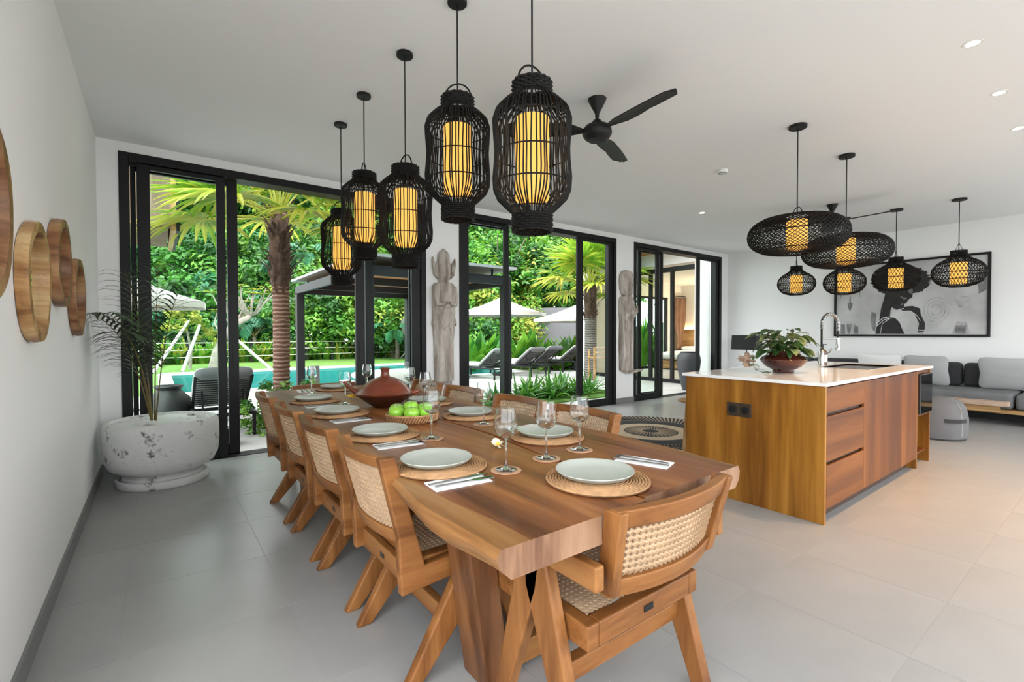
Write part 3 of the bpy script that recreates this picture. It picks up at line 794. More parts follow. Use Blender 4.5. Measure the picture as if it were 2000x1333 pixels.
# ------------------------------------------------------------------ lantern pendants over the table
def lantern_meshes():
    R = 0.163; n = 62
    prof = [(0.078, 0.055), (0.082, 0.075), (0.11, 0.10), (0.145, 0.135), (0.160, 0.17), (0.163, 0.22), (0.156, 0.30), (0.155, 0.34), (0.161, 0.42), (0.163, 0.46), (0.152, 0.495), (0.12, 0.528), (0.092, 0.55), (0.079, 0.565)]
    m = MB(); rnd = random.Random(5)
    for k in range(n):
        a = 2*pi*k/n + rnd.uniform(-0.03, 0.03)
        w = rnd.uniform(-0.012, 0.012)
        m.tube([(r*cos(a + w*sin(z*18)), r*sin(a + w*sin(z*18)), z) for r, z in prof], 0.0034, 5)
    ribs = m.mesh('rattan_ribs', m_rattan_b, True)
    m = MB()
    for r, z in ((0.1625, 0.19), (0.1555, 0.315), (0.163, 0.45), (0.10, 0.09), (0.105, 0.54)):
        m.tube([((r - 0.003)*cos(2*pi*k/40), (r - 0.003)*sin(2*pi*k/40), z) for k in range(40)], 0.0032, 6, closed=True)
    rings = m.mesh('hoops', m_rattan_b, True)
    def collar(z0, z1, r):
        m = MB()
        nr = 7
        for i in range(nr):
            z = z0 + (z1 - z0) * i / (nr - 1)
            m.tube([((r + 0.003*(-1)**(k + i))*cos(2*pi*k/32), (r + 0.003*(-1)**(k + i))*sin(2*pi*k/32), z) for k in range(32)], 0.0058, 6, closed=True)
        return m.mesh('woven_collar', m_rattan_b, True)
    top = collar(0.560, 0.61, 0.079); bot = collar(0.0, 0.062, 0.080)
    hd = MB().tube([(0.072*cos(t), 0, 0.60 + 0.085*sin(t)) for t in [pi*i/16 for i in range(17)]], 0.0042, 7).mesh('handle', m_rattan_b, True)
    sh = MB().lathe([(0.069, 0.13), (0.070, 0.135), (0.070, 0.465), (0.066, 0.465), (0.066, 0.135)], 32).mesh('inner_shade', m_shade, True, 30)
    return ribs, rings, top, bot, hd, sh
LM = lantern_meshes()
can_me = MB().lathe([(0, -0.022), (0.047, -0.022), (0.050, -0.018), (0.050, 0.0), (0, 0.0)], 28).mesh('canopy', m_blackp, True, 30)
LAN = [(1.23, 3.96, 1.655, 0.985, 'low black rattan lantern pendant above the garden end armchair'),
       (1.215, 3.38, 1.79, 1.0, 'raised black rattan lantern pendant, second from the garden doors'),
       (1.24, 2.735, 1.66, 1.0, 'black rattan lantern pendant hanging in the middle of the row of five'),
       (1.262, 2.14, 1.84, 1.02, 'raised black rattan lantern pendant, second from the near armchair'),
       (1.325, 1.61, 1.695, 1.05, 'large black rattan lantern pendant in front of the ceiling fan')]
for i, (x, y, z, s, lb) in enumerate(LAN):
    t = thing('lantern_pendant', lb, 'pendant lamp', (x, y, z), i * 0.7 + 0.3, 'rattan lanterns over the dining table')
    for nmn, me in zip(('rattan_ribs', 'hoops', 'woven_collar', 'woven_collar', 'handle', 'inner_shade'), LM): use(nmn, me, t, scale=(s, s, s), kind='stuff' if nmn == 'rattan_ribs' else None)
    MB().tube([(0, 0, 0.40*s), (0, 0, H - z - 0.02)], 0.0042, 6).build('cord', m_blackp, t)
    use('canopy', can_me, t, (0, 0, H - z))

# ------------------------------------------------------------------ woven disc and onion pendants
def weave(prof, n, tw, r=0.0032, segs=None):
    m = MB(); P = len(prof)
    for sgn in (-1, 1):
        for k in range(n):
            a0 = 2*pi*k/n
            m.tube([(rr*cos(a0 + sgn*tw*i/(P-1)), rr*sin(a0 + sgn*tw*i/(P-1)), z) for i, (rr, z) in enumerate(prof)], r, 4, caps=False)
    return m
N = 22
disc = []
for i in range(N + 1):
    th = -pi/2 + pi * i / N
    r = 0.372 * abs(cos(th)) ** 0.62; z = 0.155 * math.copysign(abs(sin(th)) ** 0.9, sin(th))
    disc.append((max(r, 0.085), z))
disc_me = weave(disc, 62, 1.9, 0.0036).mesh('woven_shell', m_rattan_b)
m = MB()
for r, z in ((0.372, 0.0), (0.09, 0.156), (0.09, -0.156), (0.27, 0.128), (0.27, -0.128)):
    m.tube([(r*cos(2*pi*k/44), r*sin(2*pi*k/44), z) for k in range(44)], 0.005, 5, closed=True)
disc_h = m.mesh('hoops', m_rattan_b, True)
dsh = MB().lathe([(0.077, -0.125), (0.078, -0.12), (0.078, 0.12), (0.074, 0.12), (0.074, -0.12)], 30).mesh('inner_shade', m_shade, True, 30)
dhd = MB().tube([(0.075*cos(t), 0, 0.145 + 0.085*sin(t)) for t in [pi*i/14 for i in range(15)]], 0.004, 6).mesh('handle', m_rattan_b, True)
for x, y, z, lb in ((4.28, 1.73, 2.06, 'wide black woven disc pendant over the potted plant on the island'), (5.37, 1.73, 2.035, 'wide black woven disc pendant over the island sink')):
    t = thing('disc_pendant', lb, 'pendant lamp', (x, y, z), 0.5, 'woven disc pendants over the kitchen island')
    use('woven_shell', disc_me, t, kind='stuff'); use('hoops', disc_h, t); use('inner_shade', dsh, t); use('handle', dhd, t, rot=(0, 0, 0.4))
    MB().tube([(0, 0, 0.13), (0, 0, H - z - 0.02)], 0.0045, 6).build('cord', m_blackp, t)
    use('canopy', can_me, t, (0, 0, H - z), scale=(1.35, 1.35, 1.1))
on = [(0.10, -0.205), (0.17, -0.185), (0.225, -0.145), (0.262, -0.085), (0.272, -0.03), (0.262, 0.03), (0.23, 0.08), (0.185, 0.12), (0.135, 0.15), (0.10, 0.175), (0.085, 0.20), (0.08, 0.235), (0.082, 0.255)]
on_me = weave(on, 46, 1.25, 0.0034).mesh('woven_shell', m_rattan_b)
m = MB()
for r, z in ((0.272, -0.03), (0.10, -0.205), (0.082, 0.255), (0.08, 0.225), (0.085, 0.20), (0.245, -0.115), (0.215, 0.095)):
    m.tube([(r*cos(2*pi*k/40), r*sin(2*pi*k/40), z) for k in range(40)], 0.0055, 5, closed=True)
on_h = m.mesh('hoops', m_rattan_b, True)
osh = MB().lathe([(0.084, -0.165), (0.085, -0.16), (0.085, 0.105), (0.081, 0.105), (0.081, -0.16)], 30).mesh('inner_shade', m_shade, True, 30)
for i, (y, z, lb) in enumerate(((3.36, 2.06, 'small onion shaped black woven pendant hanging clear of the picture'), (2.69, 2.025, 'small onion shaped black woven pendant half hidden behind a disc pendant'),
                    (2.07, 2.035, 'small onion shaped black woven pendant before the portrait hair'), (1.42, 2.04, 'small onion shaped black woven pendant at the corner of the picture'))):
    t = thing('onion_pendant', lb, 'pendant lamp', (8.3, y, z), 0.3*i, 'onion pendants in the sitting area')
    use('woven_shell', on_me, t, kind='stuff'); use('hoops', on_h, t); use('inner_shade', osh, t)
    MB().tube([(0, 0, 0.1), (0, 0, H - z - 0.02)], 0.005, 6).build('cord', m_blackp, t)
    q = MB()
    for s in (-1, 1): q.tube([(s*0.06, 0, 0.25), (0, 0, 0.36)], 0.003, 5)
    q.build('hanger', m_blackp, t)
    use('canopy', can_me, t, (0, 0, H - z), scale=(1.5, 1.5, 1.1))

# ------------------------------------------------------------------ ceiling fans
def blade_me():
    m = MB(); vs = []; fs = []; n = 14
    for i in range(n + 1):
        t = i / n; x = 0.10 + 0.60 * t
        w0 = -0.055 - 0.012*sin(pi*t); w1 = 0.06 + 0.03*sin(pi*min(1, t*1.6)) if t < 0.6 else 0.075
        if t > 0.9: k = sqrt(max(0, 1 - ((t - 0.9)/0.1)**2)); w0 *= max(k, 0.15); w1 *= max(k, 0.15)
        if t < 0.2: w0 *= 0.35 + 0.65*t/0.2; w1 *= 0.35 + 0.65*t/0.2
        tilt = 0.2
        for w in (w0, 0, w1):
            for dz in (-0.004, 0.004): vs.append((x, w, w*tilt + dz + (0.006 if w == 0 else 0)))
    for i in range(n):
        a = i*6; b = a + 6
        fs += [(a+1, a+3, b+3, b+1), (a+3, a+5, b+5, b+3), (a, b, b+2, a+2), (a+2, b+2, b+4, a+4), (a, a+1, b+1, b), (a+4, b+4, b+5, a+5)]
    fs += [(0, 2, 3, 1), (2, 4, 5, 3)]; e = n*6; fs += [(e, e+1, e+3, e+2), (e+2, e+3, e+5, e+4)]
    return m.add(vs, fs).mesh('blade', m_blackp, True, 30)
bl_me = blade_me()
def fan(x, y, rz, lb):
    t = thing('ceiling_fan', lb, 'ceiling fan', (x, y, H), rz, 'black ceiling fans')
    MB().lathe([(0, 0), (0.068, 0), (0.066, -0.006), (0.04, -0.06), (0.016, -0.105), (0.014, -0.13), (0, -0.13)], 28).build('canopy', m_blackp, t, smooth=True)
    MB().tube([(0,0,-0.11), (0,0,-0.19)], 0.013, 12).build('down_rod', m_blackp, t)
    MB().lathe([(0, -0.155), (0.03, -0.157), (0.05, -0.185), (0.088, -0.20), (0.105, -0.225), (0.108, -0.255), (0.09, -0.285), (0.07, -0.298), (0.066, -0.302), (0, -0.306)], 32).build('motor_housing', m_blackp, t, smooth=True)
    for k in range(3):
        use('blade', bl_me, t, (0, 0, -0.235), (0, 0, k*2*pi/3))
    return t
fan(2.61, 2.42, radians(-95), 'black three blade ceiling fan beside the largest lantern')
fan(7.29, 2.51, radians(-95), 'black three blade ceiling fan behind the disc pendants')

# ------------------------------------------------------------------ recessed downlights and a smoke detector
def downlight(x, y, lb, energy):
    t = thing('downlight', lb, 'downlight', (x, y, H), 0, 'recessed ceiling downlights')
    MB().lathe([(0.034, -0.002), (0.046, -0.003), (0.048, 0.0), (0.034, 0.0)], 28).build('trim_ring', m_trim, t, smooth=True)
    MB().lathe([(0, -0.0012), (0.034, -0.0012), (0.034, 0.0), (0, 0.0)], 24).build('lens', m_down, t)
    ld = bpy.data.lights.new('downlight_beam', 'SPOT'); ld.energy = energy; ld.color = (1.0, 0.50, 0.14)
    ld.spot_size = radians(88); ld.spot_blend = 0.9; ld.shadow_soft_size = 0.03
    lo = bpy.data.objects.new('downlight_beam', ld); COL.objects.link(lo); lo.parent = t; lo.location = (0, 0, -0.02)
downlight(3.9, 0.62, 'lit recessed downlight closest to the dining table, above the island aisle', 46)
downlight(4.86, 0.63, 'lit recessed downlight, middle one above the island aisle', 46)
downlight(5.83, 0.64, 'lit recessed downlight at the picture edge above the island aisle', 46)
downlight(6.28, 3.80, 'small lit recessed downlight above the round rug', 5)
t = thing('smoke_detector', 'small white smoke detector on the ceiling', 'smoke detector', (4.81, 2.68, H))
MB().lathe([(0, 0), (0.055, 0), (0.055, -0.012), (0.045, -0.03), (0.02, -0.035), (0, -0.035)], 28).build('detector_body', m_trim, t, smooth=True)
MB().lathe([(0.03, -0.0345), (0.036, -0.037), (0.041, -0.034)], 24).build('vent_ring', m_ink_g, t)

# ------------------------------------------------------------------ kitchen island
ix, iy = 3.43, 1.21
isl = thing('kitchen_island', 'golden teak kitchen island with drawers, doors and oven niche', 'kitchen island', (ix, iy, 0))
W, D, HT = 2.54, 1.0, 0.90
def ibox(x0, x1, y0, y1, z0, z1, name, mat, parent=None, bev=0.0025, label=None):
    return MB().box(x0, x1, y0, y1, z0, z1).build(name, mat, parent or isl, bevel=bev, label=label)
ibox(0, 0.025, 0, D, 0, HT, 'end_panel', m_isl)
ibox(W - 0.03, W, 0, D, 0, HT, 'end_panel', m_isl)
ibox(0.025, W - 0.03, D - 0.02, D, 0.0, HT, 'back_panel', m_isl)
ibox(0.025, 2.09, 0.03, D - 0.02, 0.09, HT, 'carcass', m_dark_in, bev=0)
ibox(0.025, 2.09, 0.07, 0.09, 0, 0.09, 'toe_kick', m_dark_in, bev=0)
DZ = [(0.725, 0.888), (0.405, 0.70), (0.095, 0.38)]
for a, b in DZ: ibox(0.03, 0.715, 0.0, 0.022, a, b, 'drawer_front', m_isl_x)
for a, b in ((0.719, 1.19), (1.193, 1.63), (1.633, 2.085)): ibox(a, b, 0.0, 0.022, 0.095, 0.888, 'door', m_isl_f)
ibox(2.09, 2.11, 0, D - 0.02, 0.0, HT, 'divider', m_isl)
ibox(2.11, W - 0.03, 0.5, 0.52, 0.0, HT, 'niche_back', m_dark_in, bev=0)
ibox(2.11, W - 0.03, 0.01, 0.5, 0.465, 0.49, 'shelf', m_isl_x)
ibox(2.11, W - 0.03, 0.03, 0.5, 0.10, 0.12, 'shelf', m_isl_x)
ibox(2.11, W - 0.03, 0.01, 0.5, 0.86, HT, 'shelf', m_isl_x)
# stone top with the sink cut out
sx0, sx1, sy0, sy1 = 1.50, 2.28, 0.20, 0.60
m = MB(); x0, x1, y0, y1, z0, z1 = -0.02, W + 0.02, -0.015, D + 0.02, HT, HT + 0.022
m.box(x0, sx0, y0, y1, z0, z1); m.box(sx1, x1, y0, y1, z0, z1); m.box(sx0, sx1, y0, sy0, z0, z1); m.box(sx0, sx1, sy1, y1, z0, z1)
wt = m.build('worktop', m_stone)
wt.location = (ix, iy, 0)
tag(wt, 'glossy white stone worktop lying on the kitchen island', 'worktop')
ZT = HT + 0.022
snk = thing('kitchen_sink', 'rectangular brushed steel sink set into the island worktop', 'sink', (ix, iy, 0))
m = MB()
m.box(sx0 - 0.012, sx1 + 0.012, sy0 - 0.012, sy0 + 0.006, ZT, ZT + 0.003); m.box(sx0 - 0.012, sx1 + 0.012, sy1 - 0.006, sy1 + 0.012, ZT, ZT + 0.003)
m.box(sx0 - 0.012, sx0 + 0.006, sy0, sy1, ZT, ZT + 0.003); m.box(sx1 - 0.006, sx1 + 0.012, sy0, sy1, ZT, ZT + 0.003)
m.build('rim', m_steel, snk)
m = MB(); m.add([(sx0,sy0,ZT),(sx1,sy0,ZT),(sx1,sy1,ZT),(sx0,sy1,ZT),(sx0,sy0,ZT-0.012),(sx1,sy0,ZT-0.012),(sx1,sy1,ZT-0.012),(sx0,sy1,ZT-0.012)],
      [(0,4,5,1),(1,5,6,2),(2,6,7,3),(3,7,4,0),(4,7,6,5)])
m.build('basin', m_steel, snk)
# oven in the niche
ov = thing('built_in_oven', 'black glass fronted oven in the island end niche', 'oven', (ix, iy, 0))
MB().box(2.125, W - 0.04, 0.02, 0.45, 0.491, 0.855).build('oven_body', m_blackp, ov, bevel=0.004)
MB().box(2.115, W - 0.033, -0.02, 0.018, 0.495, 0.858).build('glass_door', m_oven, ov, bevel=0.004)
# sockets
st = thing('wall_socket', 'bronze double power socket on the island end panel', 'socket', (ix, iy, 0))
for yy in (0.47, 0.562):
    MB().box(-0.008, -0.0003, yy, yy + 0.089, 0.628, 0.728).build('face_plate', m_sock, st, bevel=0.002)
    q = MB().lathe([(0, 0.0), (0.022, 0.0), (0.027, 0.004), (0.022, 0.0045), (0, 0.0045)], 24).build('outlet', m_blackp, st)
    q.location = (-0.0085, yy + 0.045, 0.678); q.rotation_euler = (0, -pi/2, 0)
# potted pothos
pot = thing('pothos_planter', 'variegated trailing pothos in an oxblood glazed bowl', 'potted plant', (ix + 0.65, iy + 0.535, ZT))
MB().lathe([(0, 0.001), (0.075, 0.001), (0.08, 0.012), (0.075, 0.02), (0.13, 0.05), (0.165, 0.09), (0.17, 0.108), (0.155, 0.13), (0.125, 0.143), (0.118, 0.157), (0.126, 0.168), (0.116, 0.168), (0.11, 0.155), (0.0, 0.15)], 48).build('bowl', m_burg, pot, smooth=True)
MB().lathe([(0, 0.158), (0.06, 0.162), (0.112, 0.156)], 24).build('soil', m_soil, pot, smooth=True)
rnd = random.Random(11)
def heart(t): return max(0.03, (sin(pi * min(1, (t*0.93 + 0.07)) ** 0.75)) ** 0.8)
for k in range(90):
    a = rnd.uniform(0, 2*pi); el = rnd.uniform(0.1, 1.45)
    L = rnd.uniform(0.06, 0.25)
    base = Vector((0.06*cos(a), 0.06*sin(a), 0.16))
    tip = base + Vector((cos(a)*cos(el)*0.62, sin(a)*cos(el)*0.62, sin(el)*0.8)) * L * 1.05
    m = MB(); m.tube([base, (base + tip)/2 + Vector((0,0,0.015)), tip], 0.002, 4, caps=False)
    d = Vector((cos(a), sin(a), rnd.uniform(-0.6, 0.5)))
    m.m = 1
    m.blade(tip, d, (rnd.uniform(-.3,.3), rnd.uniform(-.3,.3), 1), rnd.uniform(0.085, 0.135), rnd.uniform(0.052, 0.08), rnd.uniform(0.2, 0.7), 5, 0.25, heart)
    m.build('leaf', [m_stem, l_poth_v if k % 3 == 0 else l_pothos], pot, smooth=True)
m = MB()
vine = [(-0.10, 0.06, 0.165), (-0.16, 0.11, 0.18), (-0.20, 0.135, 0.13), (-0.215, 0.14, 0.07), (-0.225, 0.11, 0.025), (-0.23, 0.05, 0.008), (-0.24, 0.0, 0.006)]
MB().tube(vine, 0.0022, 5).build('vine', m_stem, pot)
for i, p in enumerate(vine[1:]):
    for q in range(2):
        a = rnd.uniform(0, 6.28)
        m = MB(); m.blade(p, (cos(a), sin(a), -0.2 if p[2] > 0.05 else 0.3), (0, 0, 1), 0.06, 0.036, 0.4, 5, 0.2, heart)
        m.build('leaf', l_poth_v, pot, smooth=True)
# tap
fx, fy = ix + 1.78, iy + 0.665
tp = thing('spring_tap', 'tall brushed steel kitchen tap with coiled spring neck', 'tap', (fx, fy, ZT), -0.35)
MB().lathe([(0, 0.001), (0.034, 0.001), (0.034, 0.008), (0.024, 0.012), (0.024, 0.14), (0.016, 0.15), (0.0, 0.15)], 24).build('tap_body', m_steel, tp, smooth=True)
neck = [(0, 0, 0.14), (0, 0, 0.36)] + [(0.105 - 0.105*cos(t), 0, 0.40 + 0.105*sin(t)) for t in [pi*i/14 for i in range(15)]] + [(0.21, 0, 0.34), (0.21, 0, 0.27)]
MB().tube(neck, 0.0095, 10).build('neck', m_blackp, tp, smooth=True)
sp = []; pts = [Vector(p) for p in neck[1:-1]]
lens = [0]
for a, b in zip(pts, pts[1:]): lens.append(lens[-1] + (b - a).length)
tot = lens[-1]; turns = 34; NS = turns * 9
for i in range(NS + 1):
    s_ = tot * i / NS; j = 0
    while j < len(lens) - 2 and lens[j+1] < s_: j += 1
    t = (s_ - lens[j]) / max(1e-6, lens[j+1] - lens[j]); p = pts[j].lerp(pts[j+1], t)
    d = (pts[j+1] - pts[j]).normalized(); u = Vector((0,1,0)); r = d.cross(u).normalized()
    a = 2*pi*turns*i/NS
    sp.append(p + (u*cos(a) + r*sin(a)) * 0.0145)
MB().tube(sp, 0.0034, 5).build('spring', m_steel, tp, smooth=True)
MB().tube([(0.0,0,0.26),(0.25,0,0.26)], 0.009, 10).build('support_arm', m_steel, tp, smooth=True)
MB().lathe([(0, 0.15), (0.022, 0.15), (0.024, 0.165), (0.016, 0.18), (0.014, 0.27), (0, 0.27)], 18, (0.21, 0, 0)).build('spray_head', m_steel, tp, smooth=True)
MB().tube([(0, -0.02, 0.11), (0.03, -0.06, 0.13), (0.04, -0.075, 0.17)], 0.006, 8).build('lever', m_steel, tp, smooth=True)
bt = thing('soap_bottle', 'brown soap dispenser bottle standing by the spring tap', 'bottle', (fx + 0.09, fy + 0.02, ZT))
MB().lathe([(0, 0.001), (0.036, 0.001), (0.038, 0.008), (0.038, 0.12), (0.03, 0.14), (0.014, 0.152), (0.014, 0.165), (0, 0.165)], 24).build('bottle_body', m_amber, bt, smooth=True)
MB().lathe([(0.0382, 0.03), (0.0386, 0.03), (0.0386, 0.10), (0.0382, 0.10)], 24).build('paper_label', m_white_f, bt, smooth=True)
MB().tube([(0,0,0.16), (0,0,0.205), (0.055,-0.01,0.203)], 0.005, 8).build('pump', m_blackp, bt)
# bar stool tucked behind
bs = thing('bar_stool', 'wooden bar stool on the far side of the kitchen island', 'stool', (4.16, 2.50, 0))
MB().cushion((0, 0, 0.60), 0.42, 0.38, 0.05, 10, 4).build('seat', m_gold_wood, bs, smooth=True)
for sx in (-1, 1):
    for sy in (-1, 1): MB().bar((sx*0.10, sy*0.09, 0.585), (sx*0.12, sy*0.12, 0), 0.035, 0.035).build('leg', m_gold_wood, bs)
MB().tube([(0.113, 0.11, 0.22), (-0.113, 0.11, 0.22), (-0.113, -0.11, 0.22), (0.113, -0.11, 0.22)], 0.01, 8, closed=True).build('foot_ring', m_blackp, bs)

# ------------------------------------------------------------------ platform sofa along the end wall
sf = thing('platform_sofa', 'long grey platform sofa on a low wooden base under the picture', 'sofa', (9.0, 1.0, 0))
MB().box(0.0, 1.08, -1.6, 3.5, 0.155, 0.205).build('platform', m_gold_wood, sf, bevel=0.005)
for y in (-1.55, -0.2, 1.5, 3.35):
    MB().box(0.06, 0.14, y, y + 0.08, 0.0, 0.155).build('leg', m_gold_wood, sf)
MB().box(0.5, 1.0, -1.5, 3.4, 0.0, 0.154).build('under_sofa_dark', m_blackp, sf)  # black block standing in for the shade under the platform
for y0, y1 in ((-1.55, -0.02), (0.0, 1.28), (1.30, 2.40), (2.42, 3.48)):
    bo = MB().box(0.06, 1.06, y0, y1, 0.206, 0.415).build('seat_cushion', m_grey_f, sf, smooth=True, angle=180); bm = bo.modifiers.new('bevel', 'BEVEL'); bm.width = 0.05; bm.segments = 4
for y0, y1 in ((-1.5, -0.35), (-0.33, 0.62), (0.64, 0.96), (0.98, 1.9), (1.92, 2.7), (2.72, 3.4)):
    bo = MB().box(0.86, 1.06, y0, y1, 0.415, 0.775).build('back_cushion', m_dgrey_f, sf, smooth=True, angle=180); bm = bo.modifiers.new('bevel', 'BEVEL'); bm.width = 0.06; bm.segments = 4
MB().box(-0.16, 0.0, 0.02, 0.95, 0.265, 0.325).build('front_shelf', m_pale_wood, sf, bevel=0.004, label='pale wooden shelf along the sofa front')
MB().box(-0.12, -0.05, 0.10, 0.85, 0.205, 0.266).build('shelf_bracket', m_gold_wood, sf)
MB().box(-0.12, 0.02, 0.10, 0.85, 0.185, 0.206).build('shelf_bracket', m_gold_wood, sf)
def throw_pillow(loc, sx, rz, lb, mat=m_lgrey_f, tilt=0.28):
    o = MB().cushion((0, 0, 0), 0.46, sx, 0.15, 14, 7, pinch=0.10).build('throw_pillow', mat, None, smooth=True)
    o.rotation_euler = (0, pi/2 - tilt, rz); o.location = loc
    tag(o, lb, 'cushion', 'throw pillows on the sofa')
    return o
throw_pillow((9.70, 1.10, 0.645), 0.62, 0.03, 'pale grey throw pillow on the sofa beside the picture edge')
throw_pillow((9.70, 2.02, 0.645), 0.52, -0.05, 'pale grey throw pillow on the sofa behind the oven')
throw_pillow((9.70, 2.62, 0.645), 0.56, 0.05, 'white throw pillow on the sofa seen over the sink', m_white_f)

# pouf
pf = thing('pouf', 'soft grey round pouf with a dark carry strap', 'pouf', (7.42, 1.45, 0), radians(-40))
m = MB()
m.lathe([(0, 0.004), (0.22, 0.004), (0.27, 0.02), (0.285, 0.08), (0.285, 0.24), (0.265, 0.37), (0.22, 0.44), (0.14, 0.475), (0, 0.485)], 40)
m.build('pouf_body', m_grey_f, pf, smooth=True)
MB().lathe([(0, 0.0), (0.262, 0.0), (0.27, 0.018), (0.26, 0.022)], 40).build('base_band', m_dgrey_f, pf, smooth=True)
m = MB(); vs = []; n = 10
for i in range(n + 1):
    a = -pi/2 - 0.42 + 0.84*i/n
    rr = 0.289 + 0.012*sin(pi*i/n)
    for z in (0.215, 0.255): vs.append((rr*cos(a), rr*sin(a), z)); vs.append(((rr + 0.006)*cos(a), (rr + 0.006)*sin(a), z))
fs = []
for i in range(n):
    a = i*4; b = a + 4
    fs += [(a+1, b+1, b+3, a+3), (a, a+2, b+2, b), (a, b, b+1, a+1), (a+2, a+3, b+3, b+2)]
m.add(vs, fs).build('carry_strap', m_dgrey_f, pf, smooth=True)
for k in range(4):
    a = k*pi/2 + 0.2
    MB().tube([(0.286*cos(a), 0.286*sin(a), 0.05), (0.2865*cos(a), 0.2865*sin(a), 0.24), (0.267*cos(a), 0.267*sin(a), 0.37), (0.222*cos(a), 0.222*sin(a), 0.442), (0.14*cos(a), 0.14*sin(a), 0.477)], 0.003, 5).build('piping', m_lgrey_f, pf)

# side table and lamp in the corner
sdt = thing('side_table', 'low white side table under the driftwood lamp', 'side table', (9.45, 4.72, 0))
MB().box(-0.25, 0.25, -0.25, 0.25, 0.50, 0.53).build('table_top', m_trim, sdt, bevel=0.004)
for sx in (-1, 1):
    for sy in (-1, 1): MB().bar((sx*0.2, sy*0.2, 0.50), (sx*0.22, sy*0.22, 0), 0.03, 0.03).build('leg', m_trim, sdt)
lp = thing('table_lamp', 'table lamp with black box shade on a driftwood base', 'table lamp', (9.42, 4.72, 0.531), radians(0))
rnd = random.Random(4)
for k in range(12):
    a = rnd.uniform(0, 6.28); L = rnd.uniform(0.22, 0.36)
    p = Vector((rnd.uniform(-.04,.04), rnd.uniform(-.06,.06), rnd.uniform(0.06, 0.24)))
    d = Vector((cos(a)*0.6, sin(a), rnd.uniform(-0.25, 0.35)))
    q0, q1 = p - d*L*0.5, p + d*L*0.55
    q0.z = max(q0.z, 0.03); q1.z = max(q1.z, 0.03)
    MB().tube([q0, p, q1], [0.018, 0.035, 0.012], 7).build('driftwood_branch', m_drift, lp, smooth=True)
MB().tube([(0, -0.05, 0.0), (0.01, 0.02, 0.12), (0, -0.02, 0.22), (0, 0.0, 0.33)], [0.075, 0.06, 0.07, 0.03], 9).build('driftwood_core', m_drift, lp, smooth=True)
MB().tube([(0,0,0.28), (0,0,0.45)], 0.01, 8).build('stem', m_blackp, lp)
m = MB(); m.add([(sx*a, sy*b, z) for z, a, b in ((0.37, 0.13, 0.255), (0.66, 0.12, 0.24)) for sx, sy in ((-1,-1),(1,-1),(1,1),(-1,1))], [(0,1,5,4),(1,2,6,5),(2,3,7,6),(3,0,4,7)])
sh = m.build('lamp_shade', m_blackp, lp); s_ = sh.modifiers.new('solid', 'SOLIDIFY'); s_.thickness = 0.004

# round braided rug
def rugmat():
    m, nt, N_, L, b = nm('jute_rug')
    tc = N_.new('ShaderNodeTexCoord')
    sep = N_.new('ShaderNodeSeparateXYZ'); L.new(tc.outputs['Object'], sep.inputs[0])
    n = N_.new('ShaderNodeTexNoise'); n.inputs['Scale'].default_value = 90; L.new(tc.outputs['Object'], n.inputs['Vector'])
    r = N_.new('ShaderNodeValToRGB'); r.color_ramp.elements[0].color = (0.30, 0.22, 0.14, 1); r.color_ramp.elements[1].color = (0.52, 0.42, 0.30, 1)
    L.new(n.outputs['Fac'], r.inputs['Fac']); L.new(r.outputs['Color'], b.inputs['Base Color']); b.inputs['Roughness'].default_value = 0.95
    return m
m_jute = rugmat(); m_jute_b = plain('black_jute', (0.018, 0.018, 0.02), 0.95, var=0.4, vscale=60, bump=0.4, bscale=120)
rg = thing('round_rug', 'round braided jute rug in black and natural rings', 'rug', (4.95, 3.68, 0))
def ring(r0, r1, z0, mat, name='braid_ring'):
    MB().lathe([(r0, 0.001), (r1, 0.001), (r1, z0), (r0, z0)] if r0 > 0 else [(0, 0.001), (r1, 0.001), (r1, z0), (0, z0)], 72).build(name, mat, rg)
ring(0, 0.33, 0.010, m_jute_b); ring(0.33, 0.50, 0.009, m_jute); ring(0.50, 0.72, 0.010, m_jute_b); ring(0.72, 1.06, 0.008, m_jute)
m = MB()
for k in range(110):
    a = 2*pi*k/110
    m.bar((0.74*cos(a), 0.74*sin(a), 0.009), (1.05*cos(a + 0.10), 1.05*sin(a + 0.10), 0.009), 0.026, 0.008)
m.build('spokes', m_jute_b, rg, kind='stuff')
m = MB()
for k in range(40):
    a = 2*pi*k/40
    m.bar((0.10*cos(a), 0.10*sin(a), 0.0105), (0.32*cos(a + 0.15), 0.32*sin(a + 0.15), 0.0105), 0.008, 0.006)
m.build('spokes', m_jute, rg, kind='stuff')

# ------------------------------------------------------------------ framed print on the end wall
PY0, PY1, PZ0, PZ1 = 3.42, 1.36, 1.17, 2.46
fr = thing('framed_print', 'large framed black and white print of a woman in profile', 'picture', (XR, (PY0 + PY1)/2, (PZ0 + PZ1)/2))
hw_, hh_ = (PY0 - PY1)/2, (PZ1 - PZ0)/2
FW = 0.035
m = MB(); m.box(-0.045, -0.001, -hw_, hw_, -hh_, -hh_ + FW); m.box(-0.045, -0.001, -hw_, hw_, hh_ - FW, hh_)
m.box(-0.045, -0.001, -hw_, -hw_ + FW, -hh_ + FW, hh_ - FW); m.box(-0.045, -0.001, hw_ - FW, hw_, -hh_ + FW, hh_ - FW)
m.build('frame', m_blackp, fr, bevel=0.003)
MB().box(-0.025, -0.001, -hw_ + FW, hw_ - FW, -hh_ + FW, hh_ - FW).build('canvas', m_canvas, fr)
def uv(X, Y):
    top = 322 - 150 * (X - 170) / 1700; bot = 1025 + 15 * (X - 170) / 1700
    u = (X - 170) / 1700; v = (bot - Y) / (bot - top)
    u = min(max(u, 0.02), 0.98); v = min(max(v, 0.035), 0.965)
    return (hw_ - u*2*hw_, -hh_ + v*2*hh_)
LAY = [0.0]
